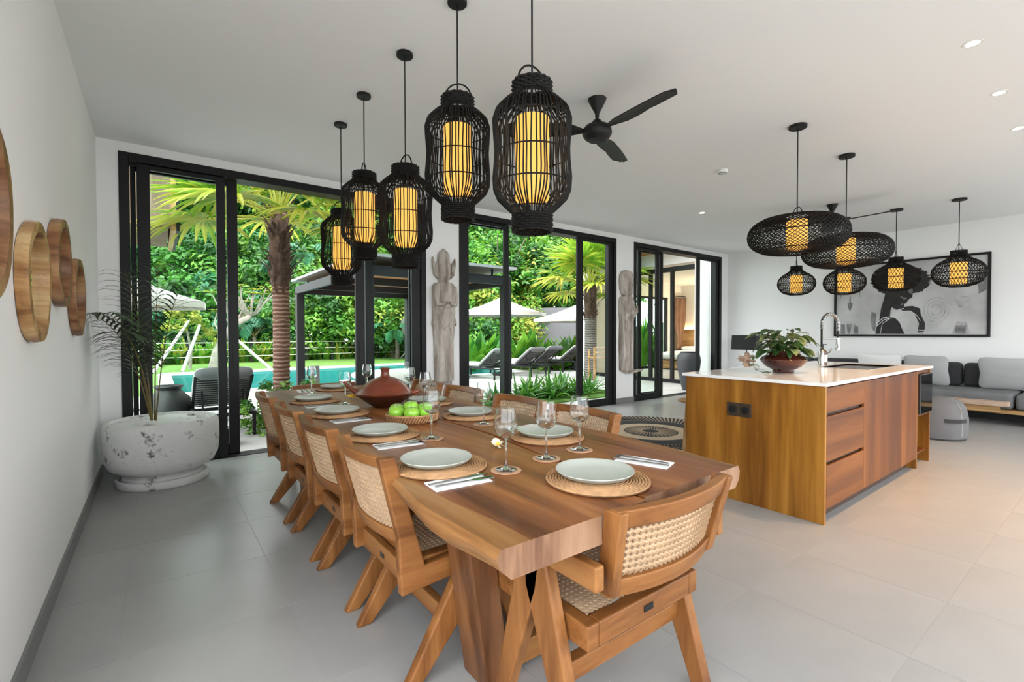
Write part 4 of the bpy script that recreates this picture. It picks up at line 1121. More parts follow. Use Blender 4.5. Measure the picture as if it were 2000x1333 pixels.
def ink(polys, mat, name):
    LAY[0] += 0.0004; x = -0.0255 - LAY[0]
    for P in polys:
        q = [uv(*p) for p in P]
        MB().add([(x, a, b) for a, b in q], [tuple(range(len(q)))]).build(name, mat, fr)
rnd = random.Random(8)
def blob(cx, cy, rx, ry, n=40, j=0.12): return [(cx + rx*cos(2*pi*k/n)*(1 + rnd.uniform(-j, j)), cy + ry*sin(2*pi*k/n)*(1 + rnd.uniform(-j, j))) for k in range(n)]
def stroke(pts, w):
    L_, R_ = [], []
    for i, (x, y) in enumerate(pts):
        a = pts[max(0, i-1)]; b = pts[min(len(pts)-1, i+1)]
        dx, dy = b[0]-a[0], b[1]-a[1]; l = math.hypot(dx, dy) or 1
        L_.append((x - dy/l*w/2, y + dx/l*w/2)); R_.append((x + dy/l*w/2, y - dx/l*w/2))
    return L_ + R_[::-1]
ink([stroke([(1355 + r*cos(2*pi*k/30), 760 + r*sin(2*pi*k/30)) for k in range(31)], 12) for r in (55, 90, 125)] +
    [[(1530, 650), (1690, 650), (1640, 740), (1580, 740)], [(1560, 880), (1650, 880), (1690, 1030), (1510, 1030)], stroke([(1530, 640), (1610, 628), (1690, 640)], 14)], m_ink_l, 'print_ornament')
ink([[(340, 690), (410, 690), (395, 740), (375, 775), (352, 740)], [(368, 620), (384, 620), (388, 690), (362, 690)], [(260, 905), (310, 905), (315, 1015), (260, 1015)], [(430, 905), (480, 930), (485, 1015), (420, 1015)],
     [(330, 900), (400, 900), (380, 1000), (350, 1000)], [(1740, 380), (1830, 380), (1830, 560), (1760, 600)], [(640, 770), (700, 800), (690, 980), (650, 960), (632, 860)], [(1540, 920), (1650, 920), (1640, 1030), (1550, 1030)],
     stroke([(500, 450), (498, 640)], 7), stroke([(255, 590), (255, 640)], 7)], m_ink_g, 'print_ornament')
hair = []
for k in range(160):
    an = 2*pi*k/160; jj = 1 + rnd.uniform(-0.10, 0.07)*(1.0 if sin(an) < 0.2 else 0.5)
    hair.append((965 + 335*cos(an)*jj, min(455 + 165*sin(an)*jj, 625 - 0.12*(965 + 335*cos(an) - 800))))
ink([hair], m_ink, 'print_hair')
face = [(800, 590), (1090, 540), (1110, 570), (1105, 630), (1060, 655), (1040, 690), (1015, 700), (1020, 722), (985, 745), (930, 758), (880, 730), (865, 760), (860, 820), (930, 850), (970, 890), (1000, 960), (1030, 1024), (690, 1024), (705, 930), (735, 860), (755, 740), (790, 640)]
ink([face], m_ink, 'print_figure')
arm = [(960, 740), (1040, 722), (1110, 718), (1190, 745), (1195, 800), (1225, 860), (1245, 900), (1240, 960), (1225, 1024), (1160, 1015), (1180, 900), (1130, 800), (1075, 765), (1000, 768)]
ink([arm], m_ink, 'print_arm')
ink([blob(1085, 562, 26, 30, 18, 0.05), stroke([(975, 620), (1010, 640), (1040, 640)], 16), stroke([(1005, 690), (985, 705)], 8)], m_ink_g, 'print_highlight')
ink([stroke([(700, 900), (780, 840), (900, 822)], 8), stroke([(705, 925), (790, 858), (890, 838)], 7), stroke([(750, 1000), (770, 900), (860, 845)], 6), stroke([(1160, 965), (1240, 970)], 8), stroke([(1158, 985), (1240, 990)], 8),
     stroke([(1160, 1002), (1235, 1010)], 6), stroke([(975, 750), (1015, 745)], 8), stroke([(1080, 765), (1150, 810), (1195, 870)], 5)], m_ink_w, 'print_jewellery')

# ------------------------------------------------------------------ wooden ring mirrors on the left wall
def ring_mirror(y, z, r, depth, face, seed, mat, lb):
    t = thing('ring_mirror', lb, 'mirror', (XL, y, z), 0, 'wood ring mirrors on the wall')
    rnd = random.Random(seed); ph = [rnd.uniform(0, 6.28) for _ in range(3)]
    def w(a): return 1 + 0.025*sin(2*a + ph[0]) + 0.02*sin(3*a + ph[1]) + 0.012*sin(5*a + ph[2])
    m = MB(); n = 72; vs = []; fs = []
    for k in range(n):
        a = 2*pi*k/n; ro = r*w(a); ri = (r - face)*w(a)*0.985
        for rr, x in ((ro*0.97, 0.002), (ro, depth*0.45), (ro*0.985, depth), (ri + 0.004, depth), (ri, depth - 0.006), (ri*0.985, 0.004)):
            vs.append((x, rr*cos(a), rr*sin(a)))
    for k in range(n):
        k2 = (k+1) % n
        for i in range(5): fs.append((k*6+i, k*6+i+1, k2*6+i+1, k2*6+i))
    m.add(vs, fs).build('wood_ring', mat, t, smooth=True, angle=45)
    m = MB(); ri = (r - face)*0.99
    m.add([(0.012, 0, 0)] + [(0.012, ri*w(2*pi*k/n)*cos(2*pi*k/n), ri*w(2*pi*k/n)*sin(2*pi*k/n)) for k in range(n)], [(0, 1 + k, 1 + (k+1) % n) for k in range(n)])
    m.build('mirror_glass', m_mirror, t)
ring_mirror(1.85, 1.60, 0.272, 0.05, 0.05, 1, m_ring2, 'largest wooden ring mirror cut by the picture edge')
ring_mirror(2.62, 1.457, 0.238, 0.04, 0.042, 2, m_ring, 'pale honey wooden ring mirror hung low between two darker ones')
ring_mirror(3.24, 1.60, 0.225, 0.045, 0.042, 3, m_ring2, 'reddish wooden ring mirror hung highest of the smaller three')
ring_mirror(3.88, 1.475, 0.24, 0.04, 0.042, 4, m_ring2, 'brown wooden ring mirror closest to the garden doors')

# ------------------------------------------------------------------ white planter with a young palm
def potmat():
    m, nt, N_, L, b = nm('distressed_white')
    tc = N_.new('ShaderNodeTexCoord')
    n = N_.new('ShaderNodeTexNoise'); n.inputs['Scale'].default_value = 7; n.inputs['Detail'].default_value = 9; n.inputs['Roughness'].default_value = 0.75
    L.new(tc.outputs['Object'], n.inputs['Vector'])
    r = N_.new('ShaderNodeValToRGB'); e = r.color_ramp.elements
    e[0].position = 0.345; e[0].color = (0.06, 0.06, 0.06, 1); e[1].position = 0.44; e[1].color = (0.72, 0.72, 0.71, 1)
    k = e.new(0.40); k.color = (0.42, 0.42, 0.42, 1); k = e.new(0.8); k.color = (0.62, 0.62, 0.61, 1)
    L.new(n.outputs['Fac'], r.inputs['Fac']); L.new(r.outputs['Color'], b.inputs['Base Color']); b.inputs['Roughness'].default_value = 0.85
    bp = N_.new('ShaderNodeBump'); bp.inputs['Strength'].default_value = 0.5; bp.inputs['Distance'].default_value = 0.01
    L.new(n.outputs['Fac'], bp.inputs['Height']); L.new(bp.outputs['Normal'], b.inputs['Normal'])
    return m
m_potw = potmat()
pl = thing('potted_palm', 'young palm in a distressed white stone planter by the doors', 'potted plant', (0.04, 4.985, 0))
MB().lathe([(0, 0.001), (0.31, 0.001), (0.325, 0.02), (0.325, 0.065), (0.31, 0.07), (0.295, 0.045), (0, 0.04)], 56).build('saucer', m_potw, pl, smooth=True)
rnd = random.Random(2)
MB().lathe([(0, 0.045), (0.27, 0.045), (0.285, 0.06), (0.28, 0.085), (0.255, 0.10), (0.30, 0.115), (0.365, 0.155), (0.395, 0.22), (0.405, 0.33), (0.405, 0.44), (0.398, 0.505), (0.375, 0.53), (0.35, 0.53), (0.34, 0.51), (0, 0.50)], 64, wob=lambda a: 1 + 0.008*sin(5*a)).build('planter', m_potw, pl, smooth=True)
MB().lathe([(0, 0.522), (0.2, 0.52), (0.345, 0.512)], 32).build('soil', m_potw, pl, smooth=True)
for k in range(7):
    a = rnd.uniform(0, 6.28); rr = rnd.uniform(0.1, 0.28)
    MB().sphere((rr*cos(a), rr*sin(a), 0.52), rnd.uniform(0.02, 0.04), 8, 6, (1.3, 1, 0.6)).build('stone', m_potw, pl, smooth=True)
def feather(parent, base, path_dir, L, rise, droop, npair, ll, mat, name='frond', seed=0, lw=0.022, t0=0.48, clamp=None):
    """one pinnate frond: curved rachis with paired leaflets"""
    rnd = random.Random(seed)
    d = Vector((path_dir[0], path_dir[1], rise)).normalized(); p = Vector(base); pts = [p.copy()]; n = 16
    for i in range(n):
        p = p + d * L / n; pts.append(p.copy())
        d = (d + Vector((0, 0, -droop/n * (0.4 + 1.6*i/n)))).normalized()
    m = MB(); m.tube(pts, [0.007*(1 - 0.8*i/n) for i in range(n + 1)], 6)
    m.m = 1
    for i in range(npair):
        t = t0 + (1 - t0) * i / npair; f = t * n; j = min(int(f), n - 1); q = pts[j].lerp(pts[j+1], f - j)
        dd = (pts[j+1] - pts[j]).normalized(); side = dd.cross(Vector((0,0,1))).normalized()
        s_l = ll * (0.55 + 0.55*sin(pi*(0.15 + 0.8*i/npair)))
        for s in (-1, 1):
            v = (side*s*0.85 + dd*0.75 + Vector((0,0,0.10))).normalized()
            m.blade(q, v, (0,0,1), s_l*rnd.uniform(0.85, 1.1), lw, rnd.uniform(0.5, 0.9), 4, 0.2)
    if clamp: m.v = [(max(x, clamp[0]), min(y, clamp[1]), z) for x, y, z in m.v]
    return m.build(name, [m_stem, mat], parent, smooth=True)
FR = [(-0.36, -1.0, 1.25, 3.0, 1.15), (-0.30, -0.45, 1.30, 4.2, 0.9), (0.32, -0.8, 1.25, 4.0, 0.95), (-0.25, -0.9, 1.1, 2.4, 1.1), (-0.55, -0.75, 1.15, 3.4, 1.2), (0.1, -0.4, 1.35, 5.2, 0.7)]
for i, (dx, dy, L_, rs, dr) in enumerate(FR):
    feather(pl, (-0.06 + dx*0.02, -0.05 + dy*0.02, 0.47), (dx, dy), L_, rs, dr*1.3, 16, 0.26, l_pot, seed=i, lw=0.026, t0=0.42, clamp=(-0.415, 0.485))

# ------------------------------------------------------------------ carved wooden figures on the window wall
def carved(x, z0, z1, hwid, kind, lb):
    t = thing('carved_figure', lb, 'sculpture', (x, YW, z0))
    Ht = z1 - z0; nu, nv = 44, 150
    if kind == 0:
        prof = [(0, 0.85), (0.30, 0.88), (0.40, 0.95), (0.42, 1.0), (0.56, 1.0), (0.66, 0.98), (0.715, 0.98), (0.735, 0.86), (0.75, 0.38), (0.765, 0.46), (0.80, 0.55), (0.86, 0.56), (0.90, 0.52), (0.95, 0.50), (0.975, 0.36), (0.988, 0.16), (1.0, 0.02)]
    else:
        prof = [(0, 0.55), (0.02, 0.9), (0.3, 0.95), (0.50, 0.9), (0.62, 1.0), (0.70, 0.98), (0.735, 0.9), (0.75, 0.55), (0.77, 0.75), (0.83, 0.92), (0.90, 0.95), (0.95, 0.9), (0.985, 0.7), (1.0, 0.35)]
    def g(a, s): return math.exp(-(a/s)**2)
    def dep(u, v):
        x_, e = u, 1 - abs(u)**3
        d = 0.045 + 0.04*e
        if kind == 0:
            d += 0.045*g(v - 0.82, 0.055)*g(u, 0.38) + 0.018*g(v - 0.815, 0.012)*g(u, 0.09) - 0.016*(g(u - 0.16, 0.07) + g(u + 0.16, 0.07))*g(v - 0.826, 0.01) + 0.008*g(v - 0.793, 0.006)*g(u, 0.14)
            d += 0.03*g(v - 0.93, 0.05)*g(u, 0.3) + 0.010*sin(v*260)*g(v - 0.91, 0.04)*g(u, 0.5)
            d += 0.02*(g(u - 0.72, 0.2) + g(u + 0.72, 0.2))*g(v - 0.87, 0.05)
        else:
            d += 0.05*g(v - 0.86, 0.07)*g(u, 0.5) + 0.02*g(v - 0.85, 0.015)*g(u - 0.1, 0.1) - 0.022*(g(u - 0.35, 0.12) + g(u + 0.2, 0.12))*g(v - 0.865, 0.012) - 0.02*g(v - 0.81, 0.006)*g(u - 0.1, 0.3)
            d += 0.006*sin(v*300)*g(v - 0.94, 0.04)
        d += 0.03*g(u + 0.78, 0.17)*g(v - 0.62, 0.10) + 0.03*g(u - 0.78, 0.17)*g(v - 0.62, 0.10)
        d += 0.04*g(v - 0.575 - 0.05*u, 0.022)*g(u + 0.2, 0.65) + 0.03*g(v - 0.585, 0.03)*g(u - 0.25, 0.22)
        d -= 0.025*(g(u + 0.5, 0.07) + g(u - 0.52, 0.07))*g(v - 0.62, 0.05)
        d += 0.012*g(v - 0.69, 0.012)*g(u, 0.6) + 0.012*g(v - 0.515, 0.012)
        d -= 0.018*g(v - (0.40 - 0.09*u + 0.03*sin(6*u)), 0.010)
        if v < 0.40: d += 0.010*sin(u*9 + 2.2*sin(v*7)) - 0.016*g(u - 0.12, 0.06) + 0.004*sin(v*90)*g(u + 0.5, 0.3)
        else: d += 0.004*sin(u*17 + v*40)*g(v - 0.47, 0.05)
        return d
    m = MB(); vs = []; fs = []
    for j in range(nv + 1):
        v = j/nv; w = interp(prof, v)*hwid
        for i in range(nu + 1):
            u = -1 + 2*i/nu
            ed = max(0.0, 1 - abs(u)**10)
            vs.append((u*w, -(0.012 + (dep(u, v)) * (0.25 + 0.75*ed) * min(1, 0.3 + w/hwid)), v*Ht))
    off = len(vs)
    for j in range(nv + 1):
        v = j/nv; w = interp(prof, v)*hwid
        vs.append((-w, -0.002, v*Ht)); vs.append((w, -0.002, v*Ht))
    R_ = nu + 1
    for j in range(nv):
        for i in range(nu): fs.append((j*R_+i, j*R_+i+1, (j+1)*R_+i+1, (j+1)*R_+i))
        fs.append((off+2*j, j*R_, (j+1)*R_, off+2*j+2)); fs.append((j*R_+nu, off+2*j+1, off+2*j+3, (j+1)*R_+nu)); fs.append((off+2*j+1, off+2*j, off+2*j+2, off+2*j+3))
    fs.append(tuple([off, off+1] + [nu - i for i in range(R_)]))
    m.add(vs, fs).build('carved_body', m_statue, t, smooth=True, angle=60)
    if kind == 1:
        MB().tube([(0.12, -0.06, 0.55*Ht), (hwid*1.02, -0.10, 0.60*Ht), (hwid*1.12, -0.09, 0.655*Ht)], [0.05, 0.035, 0.02], 10).build('raised_hand', m_statue, t, smooth=True)
        MB().bar((-0.05, -0.075, -0.012), (0.33, -0.075, 0.02), 0.13, 0.03).build('shelf_stick', m_statue, t, bevel=0.006)
    else:
        MB().box(-0.10, 0.10, -0.05, -0.002, -0.05, 0.002).build('mount_block', m_statue, t)
        for sg in (-1, 1):
            wing = [(0.40, 0.765), (0.62, 0.775), (0.86, 0.80), (0.97, 0.85), (1.02, 0.90), (0.98, 0.935), (0.90, 0.905), (0.78, 0.885), (0.66, 0.895), (0.56, 0.885), (0.45, 0.84)]
            pl_ = [(sg*hwid*u, v*Ht) for u, v in wing]
            MB().prism(pl_ if sg < 0 else pl_[::-1], -0.055, -0.002, 'y').build('crown_wing', m_statue, t, bevel=0.012)
            MB().prism([(sg*hwid*(0.72 + 0.14*cos(q*pi/6)), (0.845 + 0.035*sin(q*pi/6))*Ht) for q in range(12)][::sg], -0.072, -0.056, 'y').build('ear_ornament', m_statue, t, bevel=0.006)
            MB().tube([(sg*hwid*0.80, -0.075, 0.715*Ht), (sg*hwid*0.86, -0.085, 0.64*Ht), (sg*hwid*0.80, -0.095, 0.575*Ht), (sg*hwid*0.35, -0.14, 0.578*Ht), (sg*hwid*0.08, -0.15, 0.592*Ht)], [0.03, 0.032, 0.028, 0.024, 0.02], 10).build('arm', m_statue, t, smooth=True)
            MB().prism([(sg*hwid*0.86, 0.50*Ht), (sg*hwid*1.06, 0.44*Ht), (sg*hwid*1.04, 0.415*Ht), (sg*hwid*0.86, 0.44*Ht)][::-sg], -0.06, -0.002, 'y').build('sash_end', m_statue, t, bevel=0.006)
carved(3.005, 0.62, 2.345, 0.165, 0, 'weathered carved wooden goddess with tall crown between the doors')
carved(6.645, 0.555, 2.34, 0.185, 1, 'weathered carved wooden figure with raised hand by the bedroom side doors')

# ------------------------------------------------------------------ ground, terrace, pool
G = -0.05
PX0, PX1, PYa, PYb = 0.35, 9.6, 12.35, 18.5
m = MB()
m.box(-45, 70, -45, PYa, -0.6, -0.12); m.box(-45, 70, PYb, 70, -0.6, -0.12); m.box(-45, PX0, PYa, PYb, -0.6, -0.12); m.box(PX1, 70, PYa, PYb, -0.6, -0.12)
struct(m.build('ground', m_earth))
m = MB(); m.box(-12, 30, PYb + 0.3, 24.6, -0.119, -0.055); m.box(-12, PX0 - 0.3, PYa, PYb + 0.3, -0.119, -0.06)
tag(m.build('lawn', m_grass), 'short green lawn beyond the swimming pool', 'lawn', kind='stuff')
tv = struct(MB().box(-3, 16, 5.69, PYa - 0.3, -0.119, -0.075).build('terrace', m_grout))
pv = MB().box(0, 0.895, 0, 0.895, -0.05, 0).mesh('paver', m_pave)
for i in range(17):
    for j in range(7):
        x, y = -1.2 + 0.9*i, 5.72 + 0.9*j
        if x < 3.4 and j >= 2: continue
        if j == 6: continue
        use('paver', pv, tv, (x, y, -0.025))
m = MB(); k = 0; y = 7.53
while y < PYa - 0.35:
    m.box(-3, 3.28, y, y + 0.115, -0.074, -0.028); y += 0.12
m.build('deck_boards', m_deck, tv, kind='stuff')
pool = struct(thing('pool_basin', 'pool', 'pool')); del pool['label']; del pool['category']
m = MB(); z0 = -0.75
qa, qb, qc, qd = PX0 + 0.012, PX1 - 0.012, PYa + 0.012, PYb - 0.012
m.add([(qa,qc,z0),(qb,qc,z0),(qb,qd,z0),(qa,qd,z0),(qa,qc,-0.09),(qb,qc,-0.09),(qb,qd,-0.09),(qa,qd,-0.09)], [(0,1,2,3),(0,4,5,1),(1,5,6,2),(2,6,7,3),(3,7,4,0)])
m.build('pool_lining', m_pool, pool)
c_ = 0.32
for a in ((PX0 - c_, PX1 + c_, PYa - c_, PYa), (PX0 - c_, PX1 + c_, PYb, PYb + c_), (PX0 - c_, PX0, PYa, PYb), (PX1, PX1 + c_, PYa, PYb)):
    MB().box(*a, -0.12, -0.02).build('coping', m_cope, pool)
def watermat():
    m, nt, N_, L, b = nm('pool_water'); N_.remove(b)
    t = N_.new('ShaderNodeBsdfTransparent'); t.inputs[0].default_value = (0.80, 0.99, 0.97, 1)
    g = N_.new('ShaderNodeBsdfGlossy'); g.inputs['Roughness'].default_value = 0.05
    f = N_.new('ShaderNodeFresnel'); f.inputs['IOR'].default_value = 1.33
    mu = N_.new('ShaderNodeMath'); mu.operation = 'MULTIPLY'; mu.inputs[1].default_value = 0.13; L.new(f.outputs[0], mu.inputs[0])
    n = N_.new('ShaderNodeTexNoise'); n.inputs['Scale'].default_value = 2.5; tc = N_.new('ShaderNodeTexCoord'); L.new(tc.outputs['Object'], n.inputs['Vector'])
    bp = N_.new('ShaderNodeBump'); bp.inputs['Strength'].default_value = 0.15; L.new(n.outputs['Fac'], bp.inputs['Height']); L.new(bp.outputs['Normal'], g.inputs['Normal'])
    x = N_.new('ShaderNodeMixShader'); L.new(mu.outputs[0], x.inputs[0]); L.new(t.outputs[0], x.inputs[1]); L.new(g.outputs[0], x.inputs[2]); L.new(x.outputs[0], N_['Material Output'].inputs[0])
    return m
m = MB(); m.add([(PX0,PYa,-0.10),(PX1,PYa,-0.10),(PX1,PYb,-0.10),(PX0,PYb,-0.10)], [(0,1,2,3)])
wt_ = m.build('pool_water', watermat()); tag(wt_, 'turquoise water of the swimming pool', 'water', kind='stuff')

# ------------------------------------------------------------------ helpers for planting
def at(px, depth):
    yw = radians(36.98)
    F = Vector((sin(yw), cos(yw), 0)); R = Vector((cos(yw), -sin(yw), 0))
    return F*depth + R*(depth*(px - 1000)/923.3)
def crown_mesh(seed, n_clump, per, R, leaf, mats, flat=0.8):
    rnd = random.Random(seed); m = MB()
    for c in range(n_clump):
        u = Vector((rnd.gauss(0,1), rnd.gauss(0,1), rnd.gauss(0,1))).normalized() * (rnd.random() ** 0.45) * R
        u.z *= flat
        cr = R * rnd.uniform(0.18, 0.34); m.m = rnd.choices(range(len(mats)), weights=[3, 4, 2][:len(mats)])[0]
        for k in range(per):
            o = Vector((rnd.gauss(0,1), rnd.gauss(0,1), rnd.gauss(0,0.75))).normalized()
            p = u + o * cr * rnd.uniform(0.55, 1.0)
            nrm = (o + Vector((0, 0, 0.8)) + Vector((rnd.uniform(-.6,.6), rnd.uniform(-.6,.6), rnd.uniform(-.4,.4)))).normalized()
            a = nrm.orthogonal().normalized(); a.rotate(Matrix.Rotation(rnd.uniform(0, 6.28), 3, nrm)); b = nrm.cross(a)
            L_ = leaf * rnd.uniform(0.7, 1.3); W_ = L_ * rnd.uniform(0.38, 0.55)
            m.add([p - a*L_/2, p + b*W_/2 - nrm*L_*0.06, p + a*L_/2 - nrm*L_*0.15, p - b*W_/2 - nrm*L_*0.06], [(0,1,2,3)])
    return m.mesh('foliage', mats)
CR = [crown_mesh(1, 95, 60, 3.0, 0.34, [l_dark, l_mid, l_lite]), crown_mesh(2, 90, 60, 3.0, 0.30, [l_mid, l_lite, l_dark]), crown_mesh(3, 80, 60, 3.0, 0.42, [l_dark, l_teal, l_mid]), crown_mesh(4, 95, 60, 3.0, 0.30, [l_lite, l_yel, l_mid])]
def trunk_mesh(seed, h, r, mat, branches=5):
    rnd = random.Random(seed); m = MB(); p = Vector((0,0,0)); pts = [p.copy()]
    for i in range(7):
        p = p + Vector((rnd.uniform(-.12,.12), rnd.uniform(-.12,.12), h/7)); pts.append(p.copy())
    m.tube(pts, r, 9, r2=r*0.5)
    for k in range(branches):
        a = rnd.uniform(0, 6.28); b = pts[rnd.choice((4,5,6))]
        m.tube([b, b + Vector((cos(a)*0.7, sin(a)*0.7, 0.6)), b + Vector((cos(a)*1.6, sin(a)*1.6, 1.5))], r*0.35, 6, r2=r*0.12)
    return m.mesh('trunk', mat, True)
TRK = {(h, p): trunk_mesh(h*3 + p, h, 0.16 if not p else 0.2, m_tr_pale if p else m_tr_dark) for h in (2, 5, 9) for p in (0, 1)}
def tree(px, depth, zc, R, kind, label, group, pale=0, flat=1.0, name='garden_tree', trunk=True):
    p = at(px, depth); t = thing(name, label, 'tree', (p.x, p.y, -0.12), (px * 0.37) % 6.28, group)
    s = R / 3.0
    use('foliage', CR[kind], t, (0, 0, zc + 0.12), scale=(s, s, s*flat), kind='stuff')
    if trunk:
        h = 2 if zc < 4 else 5 if zc < 8 else 9
        use('trunk', TRK[(h, pale)], t, scale=(1, 1, max(0.3, (zc) / h)))
    return t
LB = ['dense dark green shrub rising behind the garden fence', 'tall forest tree standing far behind the garden fence', 'broad leaved jungle tree behind the lawn']
rnd = random.Random(21)
# shrubs straight behind the fence and wall
for px, d, z, R, k in [(270, 26, 1.9, 2.6, 2), (330, 25.2, 2.2, 2.4, 0), (395, 25.5, 2.4, 2.7, 2), (455, 26, 2.0, 2.4, 0), (505, 25.5, 2.0, 2.1, 2), (600, 24.5, 2.2, 2.6, 1), (655, 25.2, 2.6, 2.8, 1), (715, 25.0, 2.5, 2.7, 1), (770, 25.6, 2.3, 2.6, 3), (830, 26, 2.4, 2.8, 1),
                     (905, 21.5, 1.3, 1.9, 1), (948, 22, 1.4, 1.9, 1), (985, 22.5, 1.6, 1.9, 3), (915, 23.5, 3.4, 2.4, 3), (960, 24.5, 3.8, 2.6, 1), (1010, 25.5, 4.4, 2.8, 1), (1060, 26, 4.0, 2.7, 3), (1105, 25.5, 4.2, 2.6, 0), (1160, 26, 4.2, 2.8, 1)]:
    tree(px, d, z, R, k, LB[0], 'shrubs behind the fence', 0, 0.95, 'garden_shrub')
# middle layer
for px, d, z, R, k in [(240, 31, 5.2, 3.6, 0), (305, 30, 4.6, 3.2, 2), (365, 31, 5.6, 3.6, 1), (430, 30, 5.0, 3.4, 0), (490, 32, 5.6, 3.4, 2), (550, 31, 4.8, 3.6, 1), (620, 31, 6.0, 3.6, 0), (690, 32, 5.6, 3.6, 1), (760, 31, 5.6, 3.4, 1), (840, 32, 6.0, 3.8, 0),
                     (905, 30, 7.2, 3.4, 1), (955, 31, 6.8, 3.6, 3), (1015, 30, 7.4, 3.6, 1), (1080, 33, 6.2, 3.4, 0), (1150, 33, 6.4, 3.4, 0), (1210, 31, 6.0, 3.4, 1)]:
    tree(px, d, z, R, k, LB[2], 'jungle trees behind the lawn', 0, 1.0, 'jungle_tree')
# tall layer
for px, d, z, R, k, p_ in [(250, 37, 11, 4.6, 0, 0), (318, 36, 10.0, 3.9, 0, 0), (392, 33, 11.6, 3.4, 0, 1), (455, 38, 11.5, 4.4, 2, 0), (520, 36, 9.0, 3.8, 0, 0), (585, 38, 11.0, 4.6, 0, 0), (650, 37, 10.4, 4.0, 1, 0), (735, 38, 10.4, 4.4, 0, 0), (830, 38, 10.0, 4.4, 1, 0),
                          (940, 34, 11.5, 3.6, 1, 1), (995, 38, 11.5, 4.4, 0, 0), (1065, 40, 10.6, 3.6, 0, 0), (1140, 40, 10.6, 3.4, 0, 0), (1205, 38, 9.6, 4.0, 1, 0)]:
    tree(px, d, z, R, k, LB[1] if not p_ else ('tall tree with pale bare trunk seen beside the fan palm' if px < 500 else 'tall tree with pale bare trunk above the gazebo roof'), 'tall forest trees', p_, 1.0, 'forest_tree')

# heliconia row along the fence, ginger plants before the wall
def strap_mesh(seed, n, L0, L1, W, el0, el1, mats, droop=0.5, R=0.25, segs=5):
    rnd = random.Random(seed); m = MB()
    for k in range(n):
        a = rnd.uniform(0, 6.28); el = rnd.uniform(el0, el1); r = rnd.uniform(0, R); m.m = rnd.randrange(len(mats))
        m.blade((r*cos(a), r*sin(a), 0), (cos(a)*cos(el), sin(a)*cos(el), sin(el)), (0, 0, 1), rnd.uniform(L0, L1), W*rnd.uniform(0.7, 1.2), rnd.uniform(0.2, droop), segs, 0.25)
    return m.mesh('leaves', mats, True)
HEL = [strap_mesh(s, 40, 0.7, 1.25, 0.16, 0.7, 1.5, [l_mid, l_lite, l_yel], 0.6, 0.35, 4) for s in (31, 32, 33)]
for k in range(26):
    px = 285 + k*22; p = at(px, 21.6 - 0.0)
    y = 24.55; x = p.x * y / p.y
    t = thing('heliconia_plant', 'leafy heliconia growing against the back of the wire fence', 'plant', (x, y + rnd.uniform(0, 0.5), -0.12), rnd.uniform(0, 6), 'heliconias along the fence')
    use('leaves', HEL[k % 3], t, scale=(1, 1, rnd.uniform(0.85, 1.15)), kind='stuff')
GIN = [strap_mesh(s, 30, 0.9, 1.6, 0.30, 0.85, 1.5, [l_lite, l_mid, l_lite], 0.5, 0.3, 5) for s in (41, 42)]
GLOW = [strap_mesh(s, 40, 0.35, 0.6, 0.24, 0.2, 1.4, [l_mid, l_lite], 0.7, 0.5, 4) for s in (45, 46)]
for k, (px, d, s) in enumerate([(925, 18, 1.0), (950, 18.6, 1.05), (1005, 18.2, 0.95), (1035, 18.8, 1.1), (1068, 18.2, 0.9), (1100, 17.8, 0.85), (1122, 18.4, 1.0), (1150, 17.8, 0.9)]):
    p = at(px, d)
    t = thing('ginger_plant', 'tall bright ginger plant in the bed behind the loungers', 'plant', (p.x, p.y, -0.12), k*1.1, 'ginger plants before the garden wall')
    use('leaves', GIN[k % 2], t, scale=(s, s, s), kind='stuff'); use('lower_leaves', GLOW[k % 2], t, scale=(1.2*s, 1.2*s, 1.3*s), kind='stuff')
STR = [strap_mesh(s, 46, 0.35, 0.62, 0.055, 0.35, 1.45, [l_mid, l_lite, l_mid], 1.1, 0.12, 6) for s in (51, 52)]
for k, (x, y, s) in enumerate([(4.75, 6.75, 0.85), (5.25, 6.7, 1.0), (5.65, 6.85, 1.1), (6.05, 6.75, 1.1), (6.45, 6.9, 1.05), (6.9, 6.85, 1.05), (7.3, 7.0, 1.0), (5.9, 7.25, 1.0), (6.7, 7.35, 1.0)]):
    t = thing('spider_lily', 'clump of strappy spider lily leaves in the bed outside the middle doors', 'plant', (x, y, -0.028), k*0.9, 'spider lilies outside the middle doors')
    use('leaves', STR[k % 2], t, scale=(s, s, s), kind='stuff')
m = MB().prism([(4.5, 6.3), (7.75, 6.3), (7.9, 6.9), (7.6, 7.7), (5.4, 7.6), (4.5, 7.1)], -0.024, 0.0, 'z')
tag(m.build('planting_bed', m_grass), 'small grassy bed around the spider lilies', 'flower bed', kind='stuff')
BSH = crown_mesh(9, 40, 60, 0.45, 0.075, [l_lite, l_mid, l_lite], 0.8)
for x, y, s, lb in ((1.22, 6.75, 1.0, 'low bright green shrub at the terrace edge by the lounger'), (1.75, 7.0, 0.9, 'low bright green shrub at the foot of the fan palm')):
    t = thing('low_shrub', lb, 'shrub', (x, y, -0.03), x, 'low shrubs by the palm')
    use('foliage', BSH, t, (0, 0, 0.28), scale=(s, s, s), kind='stuff')
    MB().tube([(0,0,0), (0.02,0,0.2), (0,0.02,0.35)], 0.02, 6).build('trunk', m_tr_dark, t)

